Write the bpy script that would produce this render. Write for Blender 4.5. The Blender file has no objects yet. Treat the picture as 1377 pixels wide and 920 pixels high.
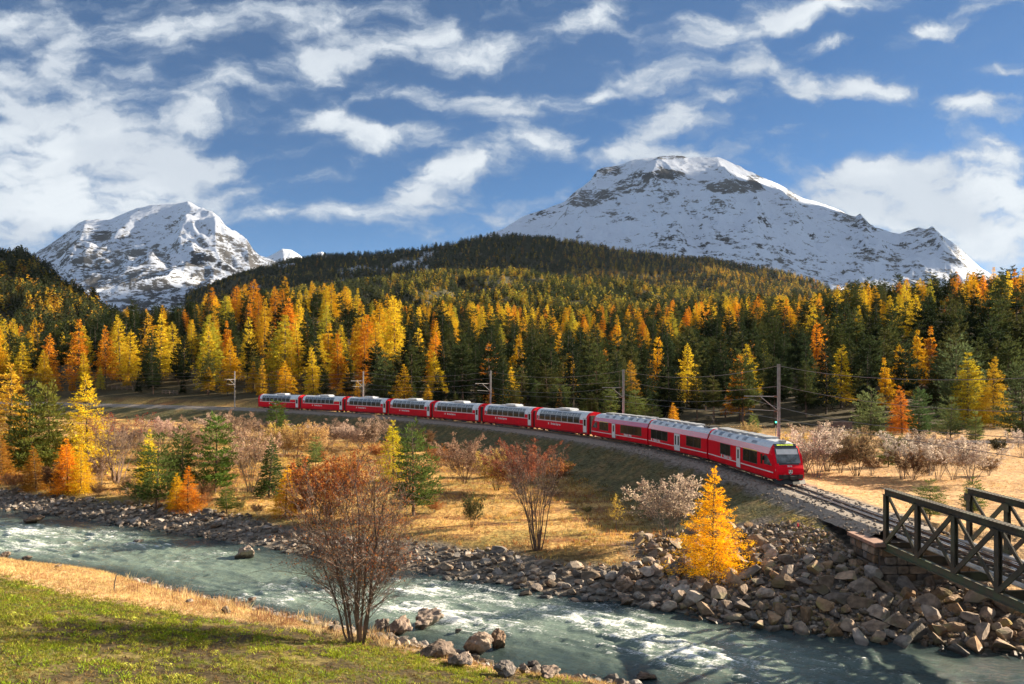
import bpy, bmesh, math, random
import numpy as np
from mathutils import Vector, Matrix
R = math.radians
PI = math.pi
scene = bpy.context.scene
COL = scene.collection
random.seed(7)

# ------------------------------------------------------------------ camera
FPX, CX, HY, CAMZ = 1150.0, 688.5, 497.0, 9.4     # focal length, centre and horizon in photo pixels; eye height over the rails
cam_d = bpy.data.cameras.new("camera")
cam_d.sensor_width = 36.0
cam_d.lens = FPX / 1377.0 * 36.0
cam_d.shift_y = (HY - 460.0) / 1377.0
cam_d.clip_start = 0.5
cam_d.clip_end = 60000.0
cam = bpy.data.objects.new("camera", cam_d)
COL.objects.link(cam)
cam.location = (0, 0, CAMZ)
cam.rotation_euler = (R(90), 0, 0)
scene.camera = cam

# ------------------------------------------------------------------ light
EXPO = 1.8
SUN_EL, SUN_AZ = R(21.5), R(21)       # azimuth: degrees behind the right hand of the camera
SKY_STR = 0.082
sun_dir = Vector((math.cos(SUN_EL) * math.cos(SUN_AZ), math.cos(SUN_EL) * math.sin(SUN_AZ), math.sin(SUN_EL)))
sl = bpy.data.lights.new("sun", 'SUN')
sl.energy = 5.0
sl.angle = R(0.55)
sl.color = (1.0, 0.85, 0.64)
so = bpy.data.objects.new("sun", sl)
COL.objects.link(so)
so.rotation_euler = sun_dir.to_track_quat('Z', 'Y').to_euler()
scene.view_settings.view_transform = 'Standard'
scene.view_settings.look = 'None'
scene.view_settings.exposure = EXPO
scene.view_settings.gamma = 1.0
scene.view_settings.use_curve_mapping = False
scene.cycles.max_bounces = 6
scene.cycles.diffuse_bounces = 3
scene.cycles.glossy_bounces = 3
scene.cycles.transmission_bounces = 4
scene.cycles.transparent_max_bounces = 4
scene.cycles.caustics_reflective = False
scene.cycles.caustics_refractive = False

# ------------------------------------------------------------------ sky: physical sky with broken clouds
W = bpy.data.worlds.new("World")
scene.world = W
W.use_nodes = True
nt = W.node_tree
nt.nodes.clear()


def nn(t, kind, **kw):
    n = t.nodes.new(kind)
    for k, v in kw.items():
        setattr(n, k, v)
    return n


def mathn(t, op, a, b=None, c=None, clamp=False):
    n = t.nodes.new('ShaderNodeMath')
    n.operation = op
    n.use_clamp = clamp
    for i, v in enumerate((a, b, c)):
        if v is None:
            continue
        if isinstance(v, (int, float)):
            n.inputs[i].default_value = v
        else:
            t.links.new(v, n.inputs[i])
    return n.outputs[0]


def mixc(t, fac, a, b, blend='MIX'):
    n = t.nodes.new('ShaderNodeMix')
    n.data_type = 'RGBA'
    n.blend_type = blend
    for sock, v in ((n.inputs[0], fac), (n.inputs[6], a), (n.inputs[7], b)):
        if isinstance(v, (int, float)):
            sock.default_value = v
        elif isinstance(v, (tuple, list)):
            sock.default_value = (v[0], v[1], v[2], 1)
        else:
            t.links.new(v, sock)
    return n.outputs[2]


def smooth(t, x, a, b, lo=0.0, hi=1.0):
    n = t.nodes.new('ShaderNodeMapRange')
    n.interpolation_type = 'SMOOTHSTEP'
    t.links.new(x, n.inputs[0])
    n.inputs[1].default_value, n.inputs[2].default_value = a, b
    n.inputs[3].default_value, n.inputs[4].default_value = lo, hi
    return n.outputs[0]


sky = nn(nt, 'ShaderNodeTexSky', sky_type='NISHITA')
sky.sun_disc = False
sky.sun_elevation = SUN_EL
sky.sun_rotation = R(90) - SUN_AZ
sky.altitude = 6000
sky.air_density = 1.0
sky.dust_density = 0.0
sky.ozone_density = 4.0
tc = nn(nt, 'ShaderNodeTexCoord')
sep = nn(nt, 'ShaderNodeSeparateXYZ')
nt.links.new(tc.outputs['Generated'], sep.inputs[0])
ahead = mathn(nt, 'MAXIMUM', sep.outputs[1], 0.08)
su = mathn(nt, 'DIVIDE', sep.outputs[0], ahead)
sv = mathn(nt, 'DIVIDE', sep.outputs[2], ahead)
comb = nn(nt, 'ShaderNodeCombineXYZ')
nt.links.new(su, comb.inputs[0])
nt.links.new(sv, comb.inputs[1])
# ragged edges: push the lookup about with noise
wn = nn(nt, 'ShaderNodeTexNoise')
wn.inputs['Scale'].default_value = 9.0
wn.inputs['Detail'].default_value = 6.0
wn.inputs['Roughness'].default_value = 0.6
nt.links.new(comb.outputs[0], wn.inputs['Vector'])
sub = nn(nt, 'ShaderNodeVectorMath', operation='SUBTRACT')
nt.links.new(wn.outputs['Color'], sub.inputs[0])
sub.inputs[1].default_value = (0.5, 0.5, 0.5)
mul = nn(nt, 'ShaderNodeVectorMath', operation='MULTIPLY')
nt.links.new(sub.outputs[0], mul.inputs[0])
mul.inputs[1].default_value = (0.12, 0.06, 0.0)
wp = nn(nt, 'ShaderNodeVectorMath', operation='ADD')
nt.links.new(comb.outputs[0], wp.inputs[0])
nt.links.new(mul.outputs[0], wp.inputs[1])
CLOUDS = [  # centre, radii, tilt, weight: where each cloud stands in the sky, in the pixels of a 30 mm view
    (20, 140, 290, 110, 0, .85), (130, 190, 210, 55, 8, .7), (50, 270, 290, 95, 0, 1.25), (200, 255, 150, 60, 0, .8), (90, 25, 300, 45, 0, .62),
    (330, 18, 190, 34, 4, .62), (480, 6, 100, 22, 0, .6), (455, 74, 90, 46, 8, 1.25), (585, 58, 66, 40, 0, 1.2), (665, 70, 60, 24, -4, 1.0),
    (325, 95, 70, 40, 0, .7), (300, 218, 55, 20, 14, .6), (375, 290, 50, 24, 0, .75), (445, 160, 95, 34, -14, 1.0), (535, 186, 90, 28, 0, 1.1),
    (465, 290, 55, 19, 0, 1.0), (532, 276, 65, 25, 5, .9), (595, 240, 75, 30, 8, .95), (680, 212, 150, 34, 8, .75), (600, 305, 130, 38, 8, .55),
    (690, 144, 84, 30, -3, 1.15), (735, 270, 70, 24, 0, .8), (770, 25, 120, 38, 8, .8), (930, 55, 110, 32, 10, .8), (1040, 20, 110, 26, 8, .6),
    (1120, 8, 150, 28, 4, .85), (880, 108, 130, 24, 12, .7), (900, 165, 115, 34, 22, 1.1), (1035, 85, 70, 34, 0, .8), (1085, 112, 50, 26, 0, .7),
    (1178, 120, 80, 24, -9, 1.05), (1245, 38, 70, 24, 10, 1.05), (1310, 148, 60, 26, 3, 1.15), (500, 122, 40, 14, 20, .8), (265, 150, 60, 30, 10, .6), (600, 125, 60, 22, 0, .6), (800, 128, 50, 18, 20, .7), (1120, 60, 60, 16, 8, .7), (1350, 100, 50, 16, 0, .7), (920, 205, 50, 14, 10, .6), (610, 40, 30, 12, 0, .4), (1355, 8, 70, 20, -8, .75), (1230, 268, 180, 70, 0, 1.25),
    (1345, 310, 150, 105, 0, 1.2), (1300, 212, 150, 34, 6, .8), (1160, 262, 90, 42, 0, .9), (970, 215, 60, 20, 0, .5), (560, 130, 60, 12, -8, .5),
    (720, 188, 60, 20, 0, .55), (850, 205, 70, 16, 8, .5), (1040, 185, 80, 14, 0, .45), (420, 235, 60, 20, 0, .5), (240, 320, 120, 30, 0, .8)]
acc = None
for cx, cy, rx, ry, rot, w in CLOUDS:
    mp = nn(nt, 'ShaderNodeMapping', vector_type='TEXTURE')
    nt.links.new(wp.outputs[0], mp.inputs['Vector'])
    mp.inputs['Location'].default_value = ((cx - CX) / FPX, (HY - cy) / FPX, 0)
    mp.inputs['Rotation'].default_value = (0, 0, R(rot))
    mp.inputs['Scale'].default_value = (rx / FPX * 1.18, ry / FPX * 1.22, 1)
    gr = nn(nt, 'ShaderNodeTexGradient', gradient_type='SPHERICAL')
    nt.links.new(mp.outputs[0], gr.inputs[0])
    acc = mathn(nt, 'MULTIPLY', gr.outputs['Fac'], w * .95) if acc is None else mathn(nt, 'MULTIPLY_ADD', gr.outputs['Fac'], w * .95, acc)
blob = mathn(nt, 'MINIMUM', acc, 1.0)
# away from the part of the sky listed above the cover simply goes on
d3 = nn(nt, 'ShaderNodeMapping')
nt.links.new(tc.outputs['Generated'], d3.inputs['Vector'])
d3.inputs['Scale'].default_value = (1.0, 1.0, 2.2)
fb = nn(nt, 'ShaderNodeTexNoise')
fb.inputs['Scale'].default_value = 3.2
fb.inputs['Detail'].default_value = 5
nt.links.new(d3.outputs[0], fb.inputs['Vector'])
far_u = smooth(nt, mathn(nt, 'ABSOLUTE', su), 0.58, 0.85)
far_v = smooth(nt, sv, 0.42, 0.62)
back = smooth(nt, sep.outputs[1], 0.35, 0.1)
elsew = mathn(nt, 'MAXIMUM', mathn(nt, 'MAXIMUM', far_u, far_v), back)
gen = smooth(nt, fb.outputs[0], 0.35, 0.62, 0.0, 1.0)
blob = mathn(nt, 'ADD', mathn(nt, 'MULTIPLY', blob, mathn(nt, 'SUBTRACT', 1.0, elsew)), mathn(nt, 'MULTIPLY', gen, elsew))
# billows
st = nn(nt, 'ShaderNodeMapping')
nt.links.new(wp.outputs[0], st.inputs['Vector'])
st.inputs['Rotation'].default_value = (0, 0, R(-9))
st.inputs['Scale'].default_value = (0.75, 1.7, 1)
n1 = nn(nt, 'ShaderNodeTexNoise')
n1.inputs['Scale'].default_value = 19
n1.inputs['Detail'].default_value = 9
n1.inputs['Roughness'].default_value = 0.57
nt.links.new(st.outputs[0], n1.inputs['Vector'])
n2 = nn(nt, 'ShaderNodeTexNoise')
n2.inputs['Scale'].default_value = 5.5
n2.inputs['Detail'].default_value = 6
nt.links.new(st.outputs[0], n2.inputs['Vector'])
dens = mathn(nt, 'MULTIPLY_ADD', mathn(nt, 'SUBTRACT', n1.outputs[0], 0.5), 2.5, mathn(nt, 'MULTIPLY_ADD', mathn(nt, 'SUBTRACT', n2.outputs[0], 0.5), 0.9, blob))
alpha = smooth(nt, dens, 0.10, 1.0)
thick = smooth(nt, dens, 0.25, 1.15)
grey = smooth(nt, n2.outputs[0], 0.40, 0.62)
k = 1.0 / (SKY_STR * 2 ** EXPO)
lit = mixc(nt, thick, (.40 * k, .49 * k, .61 * k), (.84 * k, .90 * k, .95 * k))
ccol = mixc(nt, mathn(nt, 'MULTIPLY', grey, 0.42), lit, (.40 * k, .48 * k, .60 * k))
blue = mixc(nt, 1.0, sky.outputs[0], (.47, .52, .485), 'MULTIPLY')
skyc = mixc(nt, alpha, blue, ccol)
bg = nn(nt, 'ShaderNodeBackground')
bg.inputs['Strength'].default_value = SKY_STR
nt.links.new(skyc, bg.inputs[0])
wo = nn(nt, 'ShaderNodeOutputWorld')
nt.links.new(bg.outputs[0], wo.inputs[0])
W.cycles.sampling_method = 'MANUAL'
W.cycles.sample_map_resolution = 512

# ------------------------------------------------------------------ helpers
rs = np.random.RandomState(11)


def _h(ix, iy, iz, seed):
    n = (ix.astype(np.int64) * 374761393 + iy.astype(np.int64) * 668265263 + iz.astype(np.int64) * 2147483647 + seed * 1274126177) & 0xFFFFFFFF
    n = ((n ^ (n >> 13)) * 1274126177) & 0xFFFFFFFF
    n = ((n ^ (n >> 16)) * 2246822519) & 0xFFFFFFFF
    return ((n ^ (n >> 15)) & 0xFFFFFF) / float(0xFFFFFF)


def noise2(x, y, seed=0):
    """value noise, -1..1"""
    x = np.asarray(x, float)
    y = np.asarray(y, float)
    ix, iy = np.floor(x), np.floor(y)
    fx, fy = x - ix, y - iy
    fx = fx * fx * fx * (fx * (fx * 6 - 15) + 10)
    fy = fy * fy * fy * (fy * (fy * 6 - 15) + 10)
    z = np.zeros_like(ix)
    a, b = _h(ix, iy, z, seed), _h(ix + 1, iy, z, seed)
    c, d = _h(ix, iy + 1, z, seed), _h(ix + 1, iy + 1, z, seed)
    return ((a * (1 - fx) + b * fx) * (1 - fy) + (c * (1 - fx) + d * fx) * fy) * 2 - 1


def fbm(x, y, oct=4, seed=0, gain=0.5, lac=2.03):
    s, a, f = 0.0, 1.0, 1.0
    tot = 0.0
    for i in range(oct):
        s = s + a * noise2(np.asarray(x) * f + 17.3 * i, np.asarray(y) * f - 9.1 * i, seed + i)
        tot += a
        a *= gain
        f *= lac
    return s / tot


def ridged(x, y, oct=5, seed=0):
    s, a, f, tot = 0.0, 1.0, 1.0, 0.0
    for i in range(oct):
        s = s + a * (1 - np.abs(noise2(np.asarray(x) * f + 7.7 * i, np.asarray(y) * f + 3.1 * i, seed + i)) * 2)
        tot += a
        a *= 0.5
        f *= 2.1
    return s / tot


def sstep(x, a, b):
    t = np.clip((np.asarray(x, float) - a) / (b - a), 0, 1)
    return t * t * (3 - 2 * t)


def poly_dist(P, x, y):
    """signed distance to polyline P (positive on its left hand) and the run along it"""
    P = np.asarray(P, float)
    x = np.asarray(x, float)
    y = np.asarray(y, float)
    best = np.full(x.shape, 1e18)
    sgn = np.ones(x.shape)
    run = np.zeros(x.shape)
    L = 0.0
    for i in range(len(P) - 1):
        ax, ay = P[i]
        dx, dy = P[i + 1] - P[i]
        l2 = dx * dx + dy * dy
        ln = math.sqrt(l2)
        t = np.clip(((x - ax) * dx + (y - ay) * dy) / l2, 0, 1)
        ex, ey = x - (ax + t * dx), y - (ay + t * dy)
        d2 = ex * ex + ey * ey
        m = d2 < best
        best = np.where(m, d2, best)
        sgn = np.where(m, np.sign(dx * (y - ay) - dy * (x - ax)), sgn)
        run = np.where(m, L + t * ln, run)
        L += ln
    return np.sqrt(best) * np.where(sgn == 0, 1, sgn), run


def spline(P, step):
    """Catmull-Rom through P, resampled every step metres"""
    P = np.asarray(P, float)
    Q = np.vstack([2 * P[0] - P[1], P, 2 * P[-1] - P[-2]])
    out = []
    for i in range(1, len(Q) - 2):
        t = np.linspace(0, 1, 40, endpoint=False)[:, None]
        p0, p1, p2, p3 = Q[i - 1], Q[i], Q[i + 1], Q[i + 2]
        out.append(0.5 * (2 * p1 + (p2 - p0) * t + (2 * p0 - 5 * p1 + 4 * p2 - p3) * t ** 2 + (3 * p1 - p0 - 3 * p2 + p3) * t ** 3))
    out = np.vstack(out + [P[-1:]])
    s = np.concatenate([[0], np.cumsum(np.linalg.norm(np.diff(out, axis=0), axis=1))])
    n = max(2, int(round(s[-1] / step)) + 1)
    q = np.linspace(0, s[-1], n)
    return np.stack([np.interp(q, s, out[:, k]) for k in range(P.shape[1])], 1)


def mesh(name, V, F, mats=(), fm=None, smooth_=False, attrs=None):
    """V (n,3), F list of index lists or an (m,3|4) array"""
    me = bpy.data.meshes.new(name)
    V = np.asarray(V, np.float32).reshape(-1, 3)
    if isinstance(F, np.ndarray):
        m, k = F.shape
        me.vertices.add(len(V))
        me.vertices.foreach_set('co', V.ravel())
        me.loops.add(m * k)
        me.loops.foreach_set('vertex_index', F.astype(np.int32).ravel())
        me.polygons.add(m)
        me.polygons.foreach_set('loop_start', np.arange(0, m * k, k, dtype=np.int32))
        me.update(calc_edges=True)
    else:
        me.from_pydata(V.tolist(), [], F)
    for mt in (mats if isinstance(mats, (list, tuple)) else [mats]):
        me.materials.append(mt)
    if fm is not None:
        me.polygons.foreach_set('material_index', np.asarray(fm, np.int32))
    me.polygons.foreach_set('use_smooth', np.full(len(me.polygons), bool(smooth_)))
    for an, (ty, arr) in (attrs or {}).items():
        a = me.attributes.new(an, ty, 'POINT')
        arr = np.asarray(arr, np.float32)
        a.data.foreach_set('color' if 'COLOR' in ty else ('vector' if 'VECTOR' in ty else 'value'), arr.ravel())
    me.validate()
    me.update()
    return me


def link(name, data, parent=None, loc=None, rot=None, scl=None):
    o = bpy.data.objects.new(name, data)
    COL.objects.link(o)
    if parent is not None:
        o.parent = parent
    if loc is not None:
        o.location = loc
    if rot is not None:
        o.rotation_euler = rot
    if scl is not None:
        o.scale = scl if isinstance(scl, (tuple, list, np.ndarray, Vector)) else (scl,) * 3
    return o


def tag(o, label=None, cat=None, group=None, kind=None):
    for k_, v in (('label', label), ('category', cat), ('group', group), ('kind', kind)):
        if v:
            o[k_] = v
    return o


def thing(name, label, cat, loc=(0, 0, 0), rotz=0.0, group=None, scl=None):
    return tag(link(name, None, None, loc, (0, 0, rotz), scl), label, cat, group)


class MB:
    """collects shapes that become ONE mesh object"""

    def __init__(s):
        s.v, s.f, s.n = [], [], 0

    def add(s, V, F):
        s.v.append(np.asarray(V, float).reshape(-1, 3))
        s.f += [[int(i) + s.n for i in f] for f in F]
        s.n += len(s.v[-1])
        return s

    def box(s, c, d, rot=None):
        x, y, z = [q / 2 for q in d]
        V = np.array([(-x, -y, -z), (x, -y, -z), (x, y, -z), (-x, y, -z), (-x, -y, z), (x, -y, z), (x, y, z), (-x, y, z)], float)
        if rot is not None:
            V = V @ np.array(rot).T
        return s.add(V + np.array(c), [(0, 3, 2, 1), (4, 5, 6, 7), (0, 1, 5, 4), (1, 2, 6, 5), (2, 3, 7, 6), (3, 0, 4, 7)])

    def bar(s, a, b, w, h, up=(0, 0, 1)):
        """rectangular bar from a to b: w sideways, h along up"""
        a, b = np.array(a, float), np.array(b, float)
        d = b - a
        L = np.linalg.norm(d)
        d /= L
        sx = np.cross(d, np.array(up, float))
        if np.linalg.norm(sx) < 1e-6:
            sx = np.array([1.0, 0, 0])
        sx /= np.linalg.norm(sx)
        uz = np.cross(sx, d)
        V = []
        for p in (a, b):
            for i, j in ((-1, -1), (1, -1), (1, 1), (-1, 1)):
                V.append(p + sx * w / 2 * i + uz * h / 2 * j)
        return s.add(V, [(0, 1, 2, 3), (7, 6, 5, 4), (0, 4, 5, 1), (1, 5, 6, 2), (2, 6, 7, 3), (3, 7, 4, 0)])

    def tube(s, pts, r, k=6, caps=True):
        pts = np.asarray(pts, float)
        r = np.broadcast_to(np.asarray(r, float), (len(pts),))
        V = []
        for i, p in enumerate(pts):
            d = pts[min(i + 1, len(pts) - 1)] - pts[max(i - 1, 0)]
            d = d / (np.linalg.norm(d) + 1e-9)
            up = np.array([0, 0, 1.0]) if abs(d[2]) < 0.9 else np.array([1.0, 0, 0])
            a = np.cross(d, up)
            a /= np.linalg.norm(a)
            b = np.cross(d, a)
            for j in range(k):
                t = 2 * PI * j / k
                V.append(p + r[i] * (a * math.cos(t) + b * math.sin(t)))
        F = []
        for i in range(len(pts) - 1):
            for j in range(k):
                F.append((i * k + j, i * k + (j + 1) % k, (i + 1) * k + (j + 1) % k, (i + 1) * k + j))
        if caps:
            F += [tuple(range(k)), tuple(range((len(pts) - 1) * k + k - 1, (len(pts) - 1) * k - 1, -1))]
        return s.add(V, F)

    def cyl(s, c, axis, r, L, k=16):
        c, axis = np.array(c, float), np.array(axis, float)
        axis /= np.linalg.norm(axis)
        return s.tube([c - axis * L / 2, c + axis * L / 2], r, k)

    def mesh(s, name, mat, smooth_=False):
        return mesh(name, np.vstack(s.v), s.f, mat, smooth_=smooth_)

    def build(s, name, mat, parent=None, **kw):
        return link(name, s.mesh(name, mat, kw.pop('smooth_', False)), parent, **kw)


# ------------------------------------------------------------------ materials
def base_mat(name):
    m = bpy.data.materials.new(name)
    m.use_nodes = True
    t = m.node_tree
    return m, t, t.nodes['Principled BSDF']


def pm(name, c1, c2=None, scale=3.0, rough=0.6, metal=0.0, bump=0.0, bscale=None, coat=0.0, spec=0.5, vary=0.0, wet=None, c3=None, detail=6, lo=.35, hi=.65):
    """plain procedural material: two or three colours mixed by noise, optional bump, optional spread of value between objects"""
    m, t, b = base_mat(name)
    tcn = nn(t, 'ShaderNodeTexCoord')
    n = nn(t, 'ShaderNodeTexNoise')
    n.inputs['Scale'].default_value = scale
    n.inputs['Detail'].default_value = detail
    n.inputs['Roughness'].default_value = 0.6
    t.links.new(tcn.outputs['Object'], n.inputs['Vector'])
    col = mixc(t, smooth(t, n.outputs[0], lo, hi), c1, c2 or c1)
    if c3 is not None:
        n3 = nn(t, 'ShaderNodeTexNoise')
        n3.inputs['Scale'].default_value = scale * 0.37
        n3.inputs['Detail'].default_value = 4
        t.links.new(tcn.outputs['Object'], n3.inputs['Vector'])
        col = mixc(t, smooth(t, n3.outputs[0], .48, .66), col, c3)
    if vary:
        oi = nn(t, 'ShaderNodeObjectInfo')
        f = mathn(t, 'MULTIPLY_ADD', oi.outputs['Random'], 2 * vary, 1 - vary)
        hs = nn(t, 'ShaderNodeHueSaturation')
        t.links.new(f, hs.inputs['Value'])
        t.links.new(mathn(t, 'MULTIPLY_ADD', mathn(t, 'FRACT', mathn(t, 'MULTIPLY', oi.outputs['Random'], 7.31)), 0.9, 0.5), hs.inputs['Saturation'])
        t.links.new(col, hs.inputs['Color'])
        col = hs.outputs[0]
    b.inputs['Roughness'].default_value = rough
    if wet is not None:                                # stays dark and shiny up to the splash line
        gp = nn(t, 'ShaderNodeNewGeometry')
        sz_ = nn(t, 'ShaderNodeSeparateXYZ')
        t.links.new(gp.outputs['Position'], sz_.inputs[0])
        f = smooth(t, mathn(t, 'MULTIPLY_ADD', mathn(t, 'SUBTRACT', n.outputs[0], .5), .3, sz_.outputs[2]), wet, wet + .16)
        dk = nn(t, 'ShaderNodeVectorMath', operation='SCALE')
        t.links.new(col, dk.inputs[0])
        t.links.new(mathn(t, 'MULTIPLY_ADD', f, .58, .42), dk.inputs['Scale'])
        col = dk.outputs[0]
        t.links.new(mathn(t, 'MULTIPLY_ADD', f, rough - .3, .3), b.inputs['Roughness'])
    t.links.new(col, b.inputs['Base Color'])
    b.inputs['Metallic'].default_value = metal
    b.inputs['Specular IOR Level'].default_value = spec
    b.inputs['Coat Weight'].default_value = coat
    b.inputs['Coat Roughness'].default_value = 0.08
    if bump:
        nb = nn(t, 'ShaderNodeTexNoise')
        nb.inputs['Scale'].default_value = bscale or scale * 4
        nb.inputs['Detail'].default_value = 5
        t.links.new(tcn.outputs['Object'], nb.inputs['Vector'])
        bp = nn(t, 'ShaderNodeBump')
        bp.inputs['Strength'].default_value = bump
        bp.inputs['Distance'].default_value = 0.05
        t.links.new(nb.outputs[0], bp.inputs['Height'])
        t.links.new(bp.outputs[0], b.inputs['Normal'])
    return m


def leaf_mat(name, transl=0.35, spread=0.35, fixed=None):
    """foliage: the object's own colour, spread leaf by leaf and tree by tree; light passes through the leaves"""
    m, t, b = base_mat(name)
    t.nodes.remove(b)
    oi = nn(t, 'ShaderNodeObjectInfo')
    at = nn(t, 'ShaderNodeAttribute', attribute_name='tint')
    v = mathn(t, 'MULTIPLY_ADD', at.outputs['Fac'], 2 * spread, 1 - spread)
    v = mathn(t, 'MULTIPLY', v, mathn(t, 'MULTIPLY_ADD', oi.outputs['Random'], 0.4, 0.8))
    hs = nn(t, 'ShaderNodeHueSaturation')
    if fixed is None:
        t.links.new(oi.outputs["Color"], hs.inputs["Color"])
    else:
        hs.inputs["Color"].default_value = (*fixed, 1)
    t.links.new(v, hs.inputs['Value'])
    t.links.new(mathn(t, 'MULTIPLY_ADD', at.outputs['Fac'], 0.05, 0.475), hs.inputs['Hue'])
    d = nn(t, 'ShaderNodeBsdfDiffuse')
    tr = nn(t, 'ShaderNodeBsdfTranslucent')
    t.links.new(hs.outputs[0], d.inputs[0])
    t.links.new(hs.outputs[0], tr.inputs[0])
    mx = nn(t, 'ShaderNodeMixShader')
    mx.inputs[0].default_value = transl
    t.links.new(d.outputs[0], mx.inputs[1])
    t.links.new(tr.outputs[0], mx.inputs[2])
    t.links.new(mx.outputs[0], t.nodes['Material Output'].inputs[0])
    return m


def scatter(name, P, rot, scl, idx, protos, kind='stuff', label=None, cat=None, parent=None):
    """ONE object that sets out copies of the prototypes on points (ground cover, gravel, far woods)"""
    c = bpy.data.collections.new(name + '_source')
    for i, p in enumerate(protos):
        c.objects.link(p)
    P = np.asarray(P, np.float32).reshape(-1, 3)
    n = len(P)
    scl = np.asarray(scl, np.float32)
    if scl.ndim == 1:
        scl = np.repeat(scl[:, None], 3, 1)
    me = bpy.data.meshes.new(name)
    me.vertices.add(n)
    me.vertices.foreach_set('co', P.ravel())
    for an, arr in (('rot', np.asarray(rot, np.float32)), ('scl', scl)):
        a = me.attributes.new(an, 'FLOAT_VECTOR', 'POINT')
        a.data.foreach_set('vector', arr.ravel())
    a = me.attributes.new('idx', 'INT', 'POINT')
    a.data.foreach_set('value', np.asarray(idx, np.int32))
    o = link(name, me, parent)
    g = bpy.data.node_groups.new(name + '_nodes', 'GeometryNodeTree')
    g.interface.new_socket('Geometry', in_out='INPUT', socket_type='NodeSocketGeometry')
    g.interface.new_socket('Geometry', in_out='OUTPUT', socket_type='NodeSocketGeometry')
    gi, go = g.nodes.new('NodeGroupInput'), g.nodes.new('NodeGroupOutput')
    ci = g.nodes.new('GeometryNodeCollectionInfo')
    ci.inputs['Collection'].default_value = c
    ci.inputs['Separate Children'].default_value = True
    ci.inputs['Reset Children'].default_value = True
    ip = g.nodes.new('GeometryNodeInstanceOnPoints')
    ip.inputs['Pick Instance'].default_value = True
    for an, ty, sock in (('rot', 'FLOAT_VECTOR', 'Rotation'), ('scl', 'FLOAT_VECTOR', 'Scale'), ('idx', 'INT', 'Instance Index')):
        na = g.nodes.new('GeometryNodeInputNamedAttribute')
        na.data_type = ty
        na.inputs['Name'].default_value = an
        src = na.outputs['Attribute']
        if an == 'rot':
            e = g.nodes.new('FunctionNodeEulerToRotation')
            g.links.new(src, e.inputs[0])
            src = e.outputs[0]
        g.links.new(src, ip.inputs[sock])
    g.links.new(gi.outputs[0], ip.inputs['Points'])
    g.links.new(ci.outputs[0], ip.inputs['Instance'])
    g.links.new(ip.outputs[0], go.inputs[0])
    md = o.modifiers.new('scatter', 'NODES')
    md.node_group = g
    return tag(o, label, cat, None, kind)


def proto(name, me, color=None):
    """a source for scatter(); its foliage gets a material of its own colour"""
    if color is not None:
        me = me.copy()
        me.materials[0] = leaf_mat('foliage_' + name, .38, .38, color)
    return bpy.data.objects.new(name, me)
# ------------------------------------------------------------------ the lie of the land
ZW = -4.2                                             # water level
TRACK = spline([(-205, 264), (-140, 246), (-111, 234.5), (-85, 222), (-61, 208), (-46, 196), (-32, 183), (-20, 169), (-10, 155.5), (-1.2, 143), (6.2, 130),
                (12.8, 116), (17.5, 102), (20.9, 86), (22.6, 70), (23.5, 55), (24.1, 40), (24.7, 20), (25.3, 0), (26.5, -40)], 0.3)
T_S = np.concatenate([[0], np.cumsum(np.linalg.norm(np.diff(TRACK, axis=0), axis=1))])
TR = TRACK[::10]
FAR_EDGE = [(-260, 190), (-120, 125), (-50, 83.6), (-31, 73), (-15.2, 63), (-5.7, 56.9), (2.8, 51.6), (6.6, 50), (10.8, 47.0), (15.2, 44.5), (19.2, 43), (24.5, 40.8), (45, 34), (120, 10)]
NEAR_EDGE = [(-260, 165), (-120, 103), (-36.7, 61.0), (-26.8, 57.0), (-19.7, 51.4), (-10.7, 45.9), (-4.7, 42.3), (-1.6, 39.7), (0.1, 38.5), (3.6, 37.2), (8, 35.3), (16, 31), (30, 24), (120, -12)]
UT = np.array([-0.75, -0.6, -0.42, -0.25, -0.1, 0.1, 0.3, 0.45, 0.6, 0.75])
DT = np.array([60, 110, 150, 200, 250, 300, 400, 550, 700, 900.0])
ZT = np.array([  # heights of the valley side behind the railway, by bearing and distance
    [-1, -1, -1, -1, 0.0, 4, 10, 14, 16, 16],
    [-1, -1, -1, -1, 0.0, 5, 12, 16, 18, 18],
    [-1, -1, -1, -1, 2.5, 10, 26, 32, 34, 34],
    [-1, -1, -1, 0, 4.5, 14, 34, 42, 45, 45],
    [-1, -1, -1, 0, 5, 12, 24, 37, 46, 46],
    [-1, -1, 0, 1, 4, 8, 19, 36, 46, 46],
    [-1, -1, -.5, 3, 8, 14, 27, 42, 50, 50],
    [-1, -1, -.2, 5.5, 14, 24, 38, 47, 50, 50],
    [-1, -1, 0, 7, 17, 29, 42, 48, 50, 50],
    [-1, -1, 0, 7, 17, 29, 42, 48, 50, 50]], float)


def table(x, y):
    d = np.clip(y, DT[0], DT[-1])
    u = np.clip(x / np.maximum(y, 1.0), UT[0], UT[-1])
    i = np.clip(np.searchsorted(UT, u, side='right') - 1, 0, len(UT) - 2)
    j = np.clip(np.searchsorted(DT, d, side='right') - 1, 0, len(DT) - 2)
    a = (u - UT[i]) / (UT[i + 1] - UT[i])
    b = (d - DT[j]) / (DT[j + 1] - DT[j])
    a = a * a * (3 - 2 * a)
    return ZT[i, j] * (1 - a) * (1 - b) + ZT[i + 1, j] * a * (1 - b) + ZT[i, j + 1] * (1 - a) * b + ZT[i + 1, j + 1] * a * b


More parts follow.
